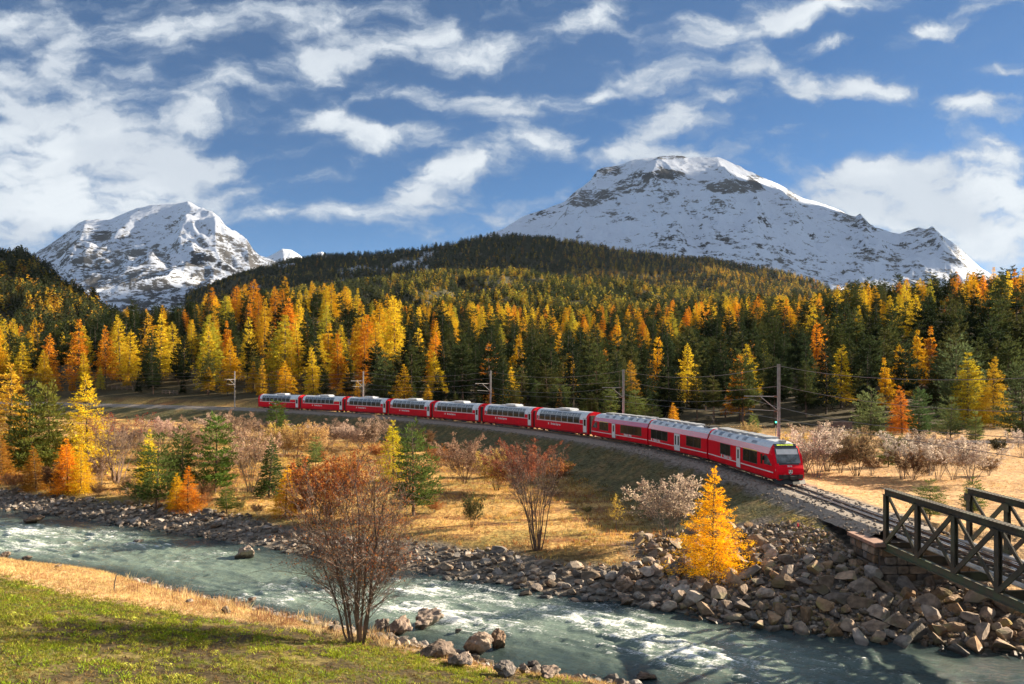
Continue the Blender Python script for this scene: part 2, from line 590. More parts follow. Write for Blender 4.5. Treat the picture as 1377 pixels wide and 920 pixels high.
def land(x, y, full=False):
    x, y = np.asarray(x, float), np.asarray(y, float)
    sF, _ = poly_dist(FAR_EDGE, x, y)
    sN, _ = poly_dist(NEAR_EDGE, x, y)
    q, run = poly_dist(TR, x, y)
    e = -sN
    wob = fbm(x * .13, y * .13, 3, 3)
    fine = fbm(x * .9, y * .9, 3, 5)
    # camera side
    zn = ZW + .36 * np.minimum(e, 2) + .19 * np.clip(e - 2, 0, 60) + .16 * wob * sstep(e, 1, 6) + .05 * fine
    # far side: meadow, embankment, then the valley side
    mead = -3.1 + .22 * wob + .07 * fine
    left = mead + (-.42 - mead) * (1 - sstep(-q, 2.3, 12.5) * .999) ** 1.0
    emb = np.where(-q < 2.3, -.42, -.42 + (mead + .42) * np.clip((-q - 2.3) / 9.5, 0, 1) ** .92)
    rt = table(x, y) + (.12 * wob + .05 * fine) + 1.2 * fbm(x * .02, y * .02, 3, 21) * sstep(y, 210, 300)
    back = -.42 + (rt + .42) * sstep(q, 2.3, 9)
    z = np.where(q > 0, back, emb)
    kb = .2 + .15 * sstep(x, 4, 11) - .12 * sstep(x, 19.8, 21.2)
    zb = ZW + kb * np.maximum(sF, 0) + .10 * fine * sstep(sF, 0, 1)
    zf = -np.log(np.exp(-3.0 * (np.clip(z, -6, 6))) + np.exp(-3.0 * np.minimum(zb, 6))) / 3.0
    zf = np.where(sF > 14, z, np.minimum(zf, z))
    bed = ZW - np.minimum(.9, .3 * np.minimum(np.abs(sF), np.abs(e)))
    out = np.where(sF > 0, zf, np.where(e > 0, zn, bed))
    if full:
        return out, sF, e, q, run, wob, fine
    return out


def at(px, py, lo=22.0, hi=420.0, lift=0.0):
    """the point of the land met by the line of sight through a photo pixel"""
    d = np.concatenate([np.arange(lo, 110, .25), np.arange(110, hi, .8)])
    x = (px - CX) / FPX * d
    zr = CAMZ - (py - HY) / FPX * d
    zl = np.maximum(land(x, d), ZW)
    i = int(np.argmax(zr <= zl)) if (zr <= zl).any() else len(d) - 1
    return float(x[i]), float(d[i]), float(zl[i])


# one sheet of ground from behind the camera to the horizon
rows = np.concatenate([np.arange(-40, 20, 4), np.arange(20, 72, .42), np.arange(72, 270, 1.5), np.arange(270, 900, 9), np.geomspace(900, 30000, 26)])
us = np.linspace(-1, 1, 421)
wid = 1.0 * np.maximum(rows, 22) + 14
GX = us[None, :] * wid[:, None]
GY = np.repeat(rows[:, None], len(us), 1)
gz, sF, e_, q_, run_, wob_, fine_ = [a.reshape(GX.shape) for a in land(GX.ravel(), GY.ravel(), True)]
gz = np.where(GY > 900, 46.0, gz)


def lerp(a, b, t):
    return a + (np.asarray(b) - a) * t[..., None]


n_lo = fbm(GX * .22, GY * .22, 4, 41)
n_hi = fbm(GX * 1.1, GY * 1.1, 3, 43)
n_st = fbm(GX * .25 + GY * .05, GY * .9, 4, 47)
col = np.zeros(GX.shape + (3,)) + (.50, .30, .10)                       # dry autumn meadow
col = lerp(col, (.26, .19, .055), sstep(n_lo, -.1, .25) * .8)           # olive patches
col = lerp(col, (.19, .085, .035), sstep(n_st, -.08, .28) * .88)             # rusty stalks in drifts
olive = (q_ > -12.5 + 2 * n_lo) & (q_ < 2)
col = lerp(col, (.105, .095, .042), sstep(q_, -13.5, -10.5) * (q_ < 2) * (1 - .3 * sstep(n_hi, 0, .4)))
col = lerp(col, (.19, .13, .06), ((q_ > -9) & (q_ < 0)) * sstep(n_hi, .15, .5) * .6)
low = sstep(sF, 9, 5) * (sF > 0) * (q_ < -11)
col = lerp(col, (.13, .105, .035), low * .75)
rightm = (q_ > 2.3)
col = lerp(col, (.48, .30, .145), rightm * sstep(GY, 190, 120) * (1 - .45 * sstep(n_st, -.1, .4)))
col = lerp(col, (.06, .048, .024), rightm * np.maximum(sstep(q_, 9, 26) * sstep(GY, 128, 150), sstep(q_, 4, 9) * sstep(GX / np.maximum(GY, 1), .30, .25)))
col = lerp(col, (.20, .17, .14), sstep(np.abs(q_) + n_hi * .7, 3.4, 2.7))       # ballast shoulder
riv = sstep(sF + n_lo * 1.2, 5.5, 4.0) * (sF > -2)
col = lerp(col, (.15, .125, .10), riv)
rip = sstep(GX + n_lo * 1.5, 6, 9) * sstep(q_, -3.0, -4.2) * sstep(gz, -.9, -1.4) * (sF > -2) * (GY < 62)
col = lerp(col, (.12, .10, .085), rip)
near = (e_ > 0) & (sF < 0)
edge = np.interp(GX, [-30, -15, -8, 0, 6], [8.0, 5.6, 3.0, 2.2, 1.9])
cn = np.zeros(GX.shape + (3,)) + (.50, .32, .16)
cn = lerp(cn, (.30, .17, .08), sstep(n_hi, 0, .4) * .6)
gr = np.zeros(GX.shape + (3,)) + (.105, .105, .03)
gr = lerp(gr, (.06, .042, .022), sstep(n_lo + .9 * n_hi, -.2, .2) * .9)
gr = lerp(gr, (.24, .19, .06), sstep(fbm(GX * .5, GY * .5, 3, 77), .15, .45) * .55)
cn = lerp(cn, gr, sstep(e_ + 1.6 * n_lo + .6 * n_hi, edge - .5, edge + .9))
gw = .1 + 2.0 * sstep(GX, -17, -11) * sstep(GX, 0, -6) + .6 * sstep(GX, -6, 0)
cn = lerp(cn, (.17, .145, .12), sstep(e_ + n_hi * .4, gw + .9, gw))
col = np.where(near[..., None], cn, col)
col = np.where(((sF <= 0) & (e_ <= 0))[..., None], np.array((.14, .15, .13)), col)
col = np.where((GY > 900)[..., None], np.array((.06, .06, .03)), col)
NR, NC = GX.shape
ii = np.arange(NR * NC).reshape(NR, NC)
quads = np.stack([ii[:-1, :-1], ii[:-1, 1:], ii[1:, 1:], ii[1:, :-1]], -1).reshape(-1, 4)


def attr_mat(name, scale, rough=.9, bump=.6, contrast=.5, bdist=.08, scale2=None):
    m, t, b = base_mat(name)
    at_ = nn(t, 'ShaderNodeAttribute', attribute_name='tint')
    tcn = nn(t, 'ShaderNodeTexCoord')
    n = nn(t, 'ShaderNodeTexNoise')
    n.inputs['Scale'].default_value = scale
    n.inputs['Detail'].default_value = 8
    n.inputs['Roughness'].default_value = .7
    t.links.new(tcn.outputs['Object'], n.inputs['Vector'])
    f = smooth(t, n.outputs[0], .28, .72, 1 - contrast, 1 + contrast)
    cc = nn(t, 'ShaderNodeVectorMath', operation='SCALE')
    t.links.new(at_.outputs['Color'], cc.inputs[0])
    t.links.new(f, cc.inputs['Scale'])
    t.links.new(cc.outputs[0], b.inputs['Base Color'])
    b.inputs['Roughness'].default_value = rough
    b.inputs['Specular IOR Level'].default_value = .15
    nb = nn(t, 'ShaderNodeTexNoise')
    nb.inputs['Scale'].default_value = scale2 or scale * 1.7
    nb.inputs['Detail'].default_value = 6
    t.links.new(tcn.outputs['Object'], nb.inputs['Vector'])
    bp = nn(t, 'ShaderNodeBump')
    bp.inputs['Strength'].default_value = bump
    bp.inputs['Distance'].default_value = bdist
    t.links.new(nb.outputs[0], bp.inputs['Height'])
    t.links.new(bp.outputs[0], b.inputs['Normal'])
    return m


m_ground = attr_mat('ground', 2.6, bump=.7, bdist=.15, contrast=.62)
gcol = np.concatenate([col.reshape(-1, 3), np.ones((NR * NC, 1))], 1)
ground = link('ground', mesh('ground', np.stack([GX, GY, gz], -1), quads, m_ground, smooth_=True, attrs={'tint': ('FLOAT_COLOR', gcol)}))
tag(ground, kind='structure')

# ------------------------------------------------------------------ river
FA = np.array((.858, -.513))                            # downstream
FB = np.array((.513, .858))                             # towards the far bank
a_ = np.concatenate([np.arange(-260, -78, 2.0), np.arange(-78, 42, .15), np.arange(42, 130, 2.0)])
b_ = np.arange(-19, 22, .17)
A, B = np.meshgrid(a_, b_, indexing='ij')
WX, WY = -5 + A * FA[0] + B * FB[0], 50 + A * FA[1] + B * FB[1]
sFw, _ = poly_dist(FAR_EDGE, WX.ravel(), WY.ravel())
sNw, _ = poly_dist(NEAR_EDGE, WX.ravel(), WY.ravel())
shore = np.minimum(-sFw, sNw).reshape(A.shape)


def wpt(px, py):
    d = (CAMZ - ZW) * FPX / (py - HY)
    return (px - CX) / FPX * d, d


zone = np.zeros(A.shape)
for px, py, r, w in ((40, 715, 4, .8), (130, 722, 4, .7), (30, 735, 4, .8), (190, 735, 4, .5), (285, 745, 4, .5), (400, 800, 4, .7), (600, 795, 4, .8), (560, 818, 2.6, 1.0),
                     (620, 832, 2.6, 1.0), (690, 815, 3.5, .7), (660, 790, 4, .8), (760, 815, 4, .7), (800, 835, 3.5, .8), (870, 848, 3.0, .8), (880, 868, 3, .8), (920, 880, 3, .9),
                     (730, 850, 3, .6), (450, 800, 4, .6), (240, 760, 3, .5), (970, 862, 3, .6), (1040, 880, 3, .5), (1000, 900, 3, .6), (1120, 890, 4, .45), (320, 790, 4, .45), (100, 745, 5, .5)):
    x0, y0 = wpt(px, py)
    da = (WX - x0) * FA[0] + (WY - y0) * FA[1]
    db = (WX - x0) * FB[0] + (WY - y0) * FB[1]
    zone = np.maximum(zone, w * np.exp(-(da / (r * 1.7)) ** 2 - (db / r) ** 2))
w1 = fbm(A * .30 + 3 * fbm(A * .1, B * .2, 2, 8), B * .75, 4, 61)
w2 = ridged(A * .55 + 1.5 * w1, B * 1.3, 4, 63)
w3 = fbm(A * 1.5, B * 2.2, 3, 65)
calm = sstep(shore, 0, 2.5)
rough_ = (.25 + .75 * zone) * (.3 + .7 * calm)
wz = ZW + rough_ * (.20 * w1 + .20 * (w2 - .3) + .08 * w3) + .02 * w3
foam = .62 * zone * (.55 + .75 * np.clip(w2, 0, 1)) + .25 * w3 * zone + .45 * sstep(w2 + .3 * w1, .75, 1.1) * sstep(zone, .1, .5)
foam = np.clip(1.75 * foam + .16 * sstep(w2 + .2 * w3, .85, 1.1), 0, 1.2) * sstep(shore, 0, .8)
milk = np.clip(.36 + .8 * fbm(A * .07, B * .2, 4, 73) + .55 * zone + .25 * w1, 0, 1) * sstep(shore, .3, 3)
V = np.stack([WX, WY, wz], -1)
na, nb_ = A.shape
ii = np.arange(na * nb_).reshape(na, nb_)
wq = np.stack([ii[:-1, :-1], ii[1:, :-1], ii[1:, 1:], ii[:-1, 1:]], -1).reshape(-1, 4)
m_water, t, b = base_mat('river_water')
fa = nn(t, 'ShaderNodeAttribute', attribute_name='foam')
mi = nn(t, 'ShaderNodeAttribute', attribute_name='milk')
tcn = nn(t, 'ShaderNodeTexCoord')
mpn = nn(t, 'ShaderNodeMapping')
mpn.inputs['Rotation'].default_value = (0, 0, math.atan2(.513, .858))
mpn.inputs['Scale'].default_value = (1, 2.4, 1)
t.links.new(tcn.outputs['Object'], mpn.inputs[0])
n = nn(t, 'ShaderNodeTexNoise')
n.inputs['Scale'].default_value = 2.6
n.inputs['Detail'].default_value = 9
n.inputs['Roughness'].default_value = .68
t.links.new(mpn.outputs[0], n.inputs['Vector'])
nf = nn(t, 'ShaderNodeTexNoise')
nf.inputs['Scale'].default_value = 5.5
nf.inputs['Detail'].default_value = 7
nf.inputs['Roughness'].default_value = .7
t.links.new(mpn.outputs[0], nf.inputs['Vector'])
wcol = mixc(t, mi.outputs['Fac'], (.03, .05, .052), (.20, .265, .215))
ff = smooth(t, mathn(t, 'MULTIPLY_ADD', mathn(t, 'SUBTRACT', nf.outputs[0], .5), 2.6, fa.outputs['Fac']), .54, 1.05)
t.links.new(mixc(t, ff, wcol, (.80, .82, .80)), b.inputs['Base Color'])
t.links.new(mathn(t, 'MULTIPLY_ADD', ff, .5, .10), b.inputs['Roughness'])
b.inputs['IOR'].default_value = 1.33
bp = nn(t, 'ShaderNodeBump')
bp.inputs['Strength'].default_value = .8
bp.inputs['Distance'].default_value = .16
t.links.new(n.outputs[0], bp.inputs['Height'])
t.links.new(bp.outputs[0], b.inputs['Normal'])
water = link('river_water', mesh('river_water', V, wq, m_water, smooth_=True, attrs={'foam': ('FLOAT', foam.ravel()), 'milk': ('FLOAT', milk.ravel())}))
tag(water, kind='structure')


# ------------------------------------------------------------------ mountains and wooded hills
def pxg_seed(T, px):
    return np.repeat(px[None, :] * .02, T.shape[0], 0)


def relief(name, sky, D, base, bz, nu, nv, mat, amp, freq, seed, prof=1.0, dvar=.06, back=.35, paint=None, kind='structure', spurs=(), crest=1.0):
    """a mountainside: crest at distance D rising through the given skyline, foot at distance base; falls away behind"""
    sky = np.array(sky, float)
    px = np.linspace(sky[0, 0], sky[-1, 0], nu)
    py = np.interp(px, sky[:, 0], sky[:, 1])
    u = (px - CX) / FPX
    Dc = D * (1 + dvar * fbm(u * 4.0, u * 0 + seed, 2, seed))
    zc = CAMZ + (HY - py) / FPX * Dc
    nb2 = max(8, nv // 6)
    tt = np.concatenate([np.linspace(0, 1, nv), 1 + back * np.linspace(0, 1, nb2 + 1)[1:]])
    T, U = np.meshgrid(tt, u, indexing='ij')
    dd = base + (Dc[None, :] - base) * T
    tc_ = np.minimum(T, 1)
    z = bz + (zc[None, :] - bz) * tc_ ** prof
    z = np.where(T > 1, zc[None, :] - (zc[None, :] - bz) * ((T - 1) / back) ** 1.3 * .9, z)
    X = U * dd
    env = np.sin(np.clip(T, 0, 1) * PI) ** .7 + .02
    env = np.where(T > 1, .3 * (T - 1) / back, env)
    env = env * (1 - (1 - crest) * sstep(T, .55, .95))
    pxg = np.repeat(px[None, :], len(tt), 0) + 14 * fbm(T * 4, pxg_seed(T, px), 3, seed + 40)
    for (t0, p0), (t1, p1), wl, wr, hgt in spurs:    # a rib from its top to its foot: sharp crest, flanks of their own width
        kk = np.clip((T - t1) / (t0 - t1), 0, 1)
        line = p1 + (p0 - p1) * kk
        dx = pxg - line
        f_ = np.where(dx < 0, np.exp(dx / wl), np.exp(-dx / wr)) * np.sin(PI * kk)
        z = z + hgt * f_ * ((T > t1) & (T < t0 + .02))
    wx_ = fbm(X * freq * .7, dd * freq * .7, 3, seed + 30) * .8
    rg = ridged(X * freq + wx_, dd * freq * .6 + wx_, 6, seed) - .35
    z = z + amp * env * rg + amp * .06 * np.clip(T, 0, 1) ** 14 * fbm(X * freq * 9, dd * freq * 3, 4, seed + 5)
    z = z + amp * .30 * (env * .8 + .2 * np.clip(T, 0, 1) ** 6 * (T <= 1)) * (ridged(X * freq * 5 + rg, dd * freq * 2.5, 5, seed + 9) - .35)
    Z = z
    nn_, mm = X.shape
    ii = np.arange(nn_ * mm).reshape(nn_, mm)
    q = np.stack([ii[:-1, :-1], ii[:-1, 1:], ii[1:, 1:], ii[1:, :-1]], -1).reshape(-1, 4)
    # slope along the fall line and across it, for laying snow and rock
    gy = np.gradient(Z, axis=0) / np.maximum(np.gradient(dd, axis=0), 1e-3)
    gx = np.gradient(Z, axis=1) / np.maximum(np.abs(np.gradient(X, axis=1)), 1e-3)
    st_ = np.sqrt(gx ** 2 + gy ** 2)
    att = paint(X, dd, Z, st_, T, U) if paint else None
    o = link(name, mesh(name, np.stack([X, dd, Z], -1), q, mat, smooth_=True, attrs=att))
    tag(o, kind=kind)
    return o, X, dd, Z, T


def snow_mat(name):
    m, t, b = base_mat(name)
    ra = nn(t, 'ShaderNodeAttribute', attribute_name='rock')
    tcn = nn(t, 'ShaderNodeTexCoord')
    n = nn(t, 'ShaderNodeTexNoise')
    n.inputs['Scale'].default_value = .016
    n.inputs['Detail'].default_value = 10
    n.inputs['Roughness'].default_value = .72
    mpn = nn(t, 'ShaderNodeMapping')
    mpn.inputs['Scale'].default_value = (1, .6, 2.2)
    t.links.new(tcn.outputs['Object'], mpn.inputs[0])
    t.links.new(mpn.outputs[0], n.inputs['Vector'])
    n2 = nn(t, 'ShaderNodeTexNoise')
    n2.inputs['Scale'].default_value = .05
    n2.inputs['Detail'].default_value = 6
    n2.inputs['Roughness'].default_value = .75
    t.links.new(mpn.outputs[0], n2.inputs['Vector'])
    f = smooth(t, mathn(t, 'MULTIPLY_ADD', mathn(t, 'SUBTRACT', n.outputs[0], .5), 2.4, mathn(t, 'MULTIPLY_ADD', mathn(t, 'SUBTRACT', n2.outputs[0], .5), 1.5, ra.outputs['Fac'])), .40, .60)
    n2 = nn(t, 'ShaderNodeTexNoise')
    rock = mixc(t, smooth(t, n2.outputs[0], .35, .65), (.05, .05, .052), (.15, .145, .14))
    t.links.new(mixc(t, f, (.62, .67, .77), rock), b.inputs['Base Color'])
    b.inputs['Roughness'].default_value = .8
    b.inputs['Specular IOR Level'].default_value = .1
    bp = nn(t, 'ShaderNodeBump')
    bp.inputs['Strength'].default_value = .7
    bp.inputs['Distance'].default_value = 14.0
    t.links.new(n.outputs[0], bp.inputs['Height'])
    t.links.new(bp.outputs[0], b.inputs['Normal'])
    return m


m_snow = snow_mat('snow_and_rock')


def pxy(X, D, Z):
    return CX + FPX * X / D, HY - FPX * (Z - CAMZ) / D


def blobs(P, X, dd, Z, wob=.35, seed=3):
    px, py = pxy(X, dd, Z)
    n_ = fbm(X * .012, Z * .02, 4, seed)
    r = np.zeros(X.shape)
    for cx, cy, rx, ry, w in P:
        r = np.maximum(r, w * sstep(1.25 - np.sqrt(((px - cx) / rx) ** 2 + ((py - cy) / ry) ** 2) + wob * n_ * 1.6, 0, .7))
    return r


def paint_big(X, dd, Z, st, T, U):
    r = .17 + .30 * sstep(st, .9, 1.7) + .18 * fbm(X * .004, Z * .012, 4, 5)
    r = np.maximum(r, blobs([(890, 236, 45, 9, .72), (985, 250, 48, 11, .75), (800, 262, 40, 9, .6), (850, 250, 28, 16, .55), (820, 228, 24, 10, .6), (1020, 238, 30, 5, .5), (905, 211, 40, 4, .5),
                             (1062, 262, 18, 9, .5), (1135, 290, 22, 10, .6), (1170, 302, 28, 10, .55), (1240, 312, 30, 8, .5), (1180, 345, 40, 12, .45), (835, 290, 40, 9, .42), (965, 282, 16, 6, .5),
                             (1290, 340, 25, 20, .5), (905, 262, 14, 6, .6), (788, 270, 22, 8, .7), (725, 286, 30, 6, .5)], X, dd, Z))
    r = r + .2 * sstep(T, .45, .2)
    return {'rock': ('FLOAT', np.clip(r, 0, 1).ravel())}


def paint_left(X, dd, Z, st, T, U):
    r = .17 + .28 * sstep(st, 1.0, 1.9) + .24 * fbm(X * .005, Z * .01, 4, 6)
    px, py = pxy(X, dd, Z)
    r = r + .10 + .26 * sstep(py, 300, 380) + blobs([(75, 322, 28, 20, .2), (135, 315, 16, 10, .3), (270, 350, 20, 14, .25)], X, dd, Z)
    return {'rock': ('FLOAT', np.clip(r, 0, 1).ravel())}


relief('snow_mountain', [(585, 345), (640, 322), (680, 305), (700, 291), (735, 281), (760, 270), (778, 254), (795, 240), (803, 228), (815, 224), (838, 221), (862, 214), (890, 209), (905, 208), (925, 212), (965, 212), (985, 219), (1020, 235),
                         (1050, 250), (1080, 266), (1110, 274), (1135, 286), (1150, 299), (1185, 309), (1210, 314), (1235, 305), (1255, 309), (1280, 325), (1300, 342), (1318, 359), (1370, 395), (1450, 420)],
       5200, 3100, 260, 620, 210, m_snow, 130, .0012, 12, prof=1.15, paint=paint_big, crest=.7, spurs=(((.98, 805), (.35, 740), 26, 34, 120), ((.99, 890), (.45, 850), 24, 30, 90), ((.98, 965), (.4, 985), 22, 26, 80), ((.97, 1050), (.35, 1085), 30, 24, 110),
                                                   ((.97, 1140), (.3, 1190), 30, 22, 120), ((.97, 1237), (.3, 1270), 24, 20, 90), ((.7, 920), (.2, 905), 30, 30, 70), ((.75, 1010), (.2, 1030), 34, 26, 80), ((.8, 770), (.2, 800), 28, 30, 70)))
relief('snow_mountain', [(-120, 420), (-30, 385), (48, 340), (62, 332), (80, 320), (105, 301), (115, 296), (150, 293), (168, 286), (185, 280), (205, 275), (225, 274), (238, 273), (250, 271), (258, 273), (270, 280), (285, 288), (300, 300),
                         (330, 329), (350, 344), (375, 354), (440, 380), (520, 410)],
       6200, 2600, 120, 460, 240, m_snow, 150, .0011, 31, prof=1.1, paint=paint_left, crest=.22, spurs=(((.995, 256), (.42, 238), 22, 70, 90), ((.97, 185), (.45, 150), 20, 30, 45), ((.97, 115), (.4, 95), 18, 26, 60), ((.86, 285), (.35, 305), 20, 26, 65), ((.7, 205), (.2, 190), 24, 30, 25), ((.95, 325), (.4, 345), 18, 16, 60)))
relief('snow_mountain', [(300, 380), (345, 352), (365, 343), (380, 334), (392, 335), (403, 342), (412, 350), (422, 342), (433, 338), (442, 344), (455, 352), (500, 380)], 11000, 8000, 500, 120, 40, m_snow, 150, .001, 8,
       paint=lambda X, dd, Z, st, T, U: {'rock': ('FLOAT', np.clip(.2 + .3 * sstep(st, .6, 1.2), 0, 1).ravel())})


def paint_wood(X, dd, Z, st, T, U):
    c = np.zeros(X.shape + (3,)) + (.055, .05, .025)
    s = sstep(fbm(X * .006, Z * .015, 4, 15), .26, .36) * sstep(Z, 150, 260)
    c = lerp(c, (.50, .53, .58), s * .9 * sstep(X / dd, .0, -.03))
    return {'tint': ('FLOAT_COLOR', np.concatenate([c.reshape(-1, 3), np.ones((c.size // 3, 1))], 1))}


m_hill = attr_mat('hill_floor', .08, bump=.3, bdist=3)
HILLS = []
HILLS.append(('ridge',) + relief('hill', [(250, 400), (310, 377), (330, 369), (380, 353), (450, 347), (500, 343), (560, 337), (620, 326), (660, 318), (700, 320), (740, 324), (800, 332), (860, 341), (900, 346), (960, 352), (1040, 364), (1090, 378),
                                     (1130, 392), (1200, 415), (1300, 440)], 3000, 2150, 150, 280, 64, m_hill, 60, .0026, 5, prof=.95, paint=paint_wood))
HILLS.append(('shoulder',) + relief('hill', [(250, 430), (330, 405), (366, 396), (420, 391), (480, 386), (558, 372), (640, 370), (740, 374), (820, 382), (880, 388), (960, 398), (1060, 412), (1160, 430), (1250, 446)],
                                1950, 980, 44, 240, 64, m_hill, 42, .0042, 6, prof=.9, paint=paint_wood))
HILLS.append(('spur',) + relief('hill', [(-260, 345), (-150, 345), (-60, 346), (0, 347), (30, 345), (52, 351), (80, 380), (110, 400), (135, 415), (165, 438), (230, 470)], 1250, 640, 20, 140, 60, m_hill, 40, .006, 7, prof=.9, paint=paint_wood))

# clouds standing between the sun and the high ground, beyond the right edge of the view: their shade lies on the ridge and the big mountain
m_cloud, t, b = base_mat('cloud')
b.inputs['Base Color'].default_value = (.85, .86, .88, 1)
b.inputs['Roughness'].default_value = 1
b.inputs['Specular IOR Level'].default_value = 0
b.inputs['Subsurface Weight'].default_value = 0


m_dimming_veil, t, b = base_mat('thin_cloud')  # veil added out of view to thin the sunlight on the left mountain
b.inputs['Base Color'].default_value = (.85, .86, .88, 1)
b.inputs['Roughness'].default_value = 1
b.inputs['Specular IOR Level'].default_value = 0
b.inputs['Alpha'].default_value = .38


def cloud(target, t_, puffs, label, mat=None):
    V, F, off = [], [], 0
    bm = bmesh.new()
    bmesh.ops.create_icosphere(bm, subdivisions=4, radius=1.0)
    S = np.array([v.co[:] for v in bm.verts])
    T_ = np.array([[v.index for v in f.verts] for f in bm.faces])
    bm.free()
    right = np.array((-sun_dir.y, sun_dir.x, 0)) / math.hypot(sun_dir.x, sun_dir.y)
    sd = np.array(sun_dir)
    upv = np.cross(sd, right)
    for k_, (a, b2, ra, rb) in enumerate(puffs):          # offsets and radii across the sun's rays
        r_ = 1 + .28 * fbm(S[:, 0] * 2.3 + k_, S[:, 1] * 2.3 + S[:, 2] * 2.9, 5, 50 + k_)
        P = S * r_[:, None]
        P = right * (a + P[:, :1] * ra) + upv * (b2 + P[:, 1:2] * rb) + sd * P[:, 2:] * min(ra, rb) * .8
        V.append(P)
        F.append(T_ + off)
        off += len(S)
    c = np.array(target, float) + sd * t_
    tag(link('cloud', mesh('cloud', np.vstack(V), np.vstack(F), mat or m_cloud, smooth_=True), loc=c), label, kind='stuff')


cloud((-450, 2680, 310), 8200, ((0, 0, 540, 270), (-280, 70, 330, 190), (330, -40, 300, 190)), 'white cloud right of the view over the valley')
cloud((1500, 4500, 850), 10500, ((0, 150, 520, 420), (-520, -120, 480, 330), (150, -380, 480, 210), (-900, 250, 420, 360), (-380, 560, 420, 200)), 'broken white cloud bank right of the view beyond the valley')
cloud((-760, 1120, 140), 5600, ((0, 0, 330, 130),), 'small white cloud high right of the view')
cloud((-2300, 5000, 650), 11500, ((0, 0, 1500, 1100),), 'added thin cloud, unseen far right of the view, dimming the sun on the left peak', m_dimming_veil)
# ------------------------------------------------------------------ plants
m_needle = leaf_mat('needles', .38, .38)
m_leaf = leaf_mat('leaves', .45, .45)
m_bark = pm('bark', (.10, .075, .055), (.05, .038, .03), 3.0, .95, bump=.5, bscale=14)
m_bark_pine = pm('pine_bark', (.17, .10, .065), (.075, .05, .036), 2.0, .95, bump=.5, bscale=10)
m_bark_grey = pm('grey_bark', (.27, .235, .20), (.13, .11, .09), 3.5, .9, bump=.4, bscale=12)
m_bark_alder = pm('alder_bark', (.20, .135, .10), (.09, .06, .045), 3.5, .9, bump=.4, bscale=12)


def unit(v):
    return v / (np.linalg.norm(v, axis=-1, keepdims=True) + 1e-9)


def cards(P, D, L, Wd, g):
    """one four-sided blade at each P, pointing along D"""
    n = len(P)
    D = unit(D)
    S = unit(np.cross(D, g.normal(size=(n, 3))))
    L = np.broadcast_to(L, (n,))[:, None]
    Wd = np.broadcast_to(Wd, (n,))[:, None]
    V = np.stack([P, P + D * L * .45 + S * Wd * .5, P + D * L, P + D * L * .45 - S * Wd * .5], 1).reshape(-1, 3)
    return V, np.arange(4 * n).reshape(n, 4)


def cards_mesh(name, parts, mat, g):
    Vs, Fs, Ts, off = [], [], [], 0
    for V, F in parts:
        Vs.append(V)
        Fs.append(F + off)
        off += len(V)
        Ts.append(np.repeat(g.rand(len(F)), 4))
    return mesh(name, np.vstack(Vs), np.vstack(Fs), mat, attrs={'tint': ('FLOAT', np.concatenate(Ts))})


def sticks(segs, k=3):
    """tapered k-sided sticks; segs: (n,8) = a xyz, b xyz, ra, rb"""
    segs = np.asarray(segs, float)
    n = len(segs)
    a, b, ra, rb = segs[:, :3], segs[:, 3:6], segs[:, 6], segs[:, 7]
    d = unit(b - a)
    ref = np.where(np.abs(d[:, 2:3]) < .9, np.array([[0, 0, 1.0]]), np.array([[1.0, 0, 0]]))
    s = unit(np.cross(d, ref))
    t_ = np.cross(d, s)
    V = np.zeros((n, 2 * k, 3))
    for j in range(k):
        o = s * math.cos(2 * PI * j / k) + t_ * math.sin(2 * PI * j / k)
        V[:, j] = a + o * ra[:, None]
        V[:, k + j] = b + o * rb[:, None]
    base = np.arange(n)[:, None] * 2 * k
    F = np.concatenate([base + np.array([[j, (j + 1) % k, k + (j + 1) % k, k + j]]) for j in range(k)], 0)
    return V.reshape(-1, 3), F


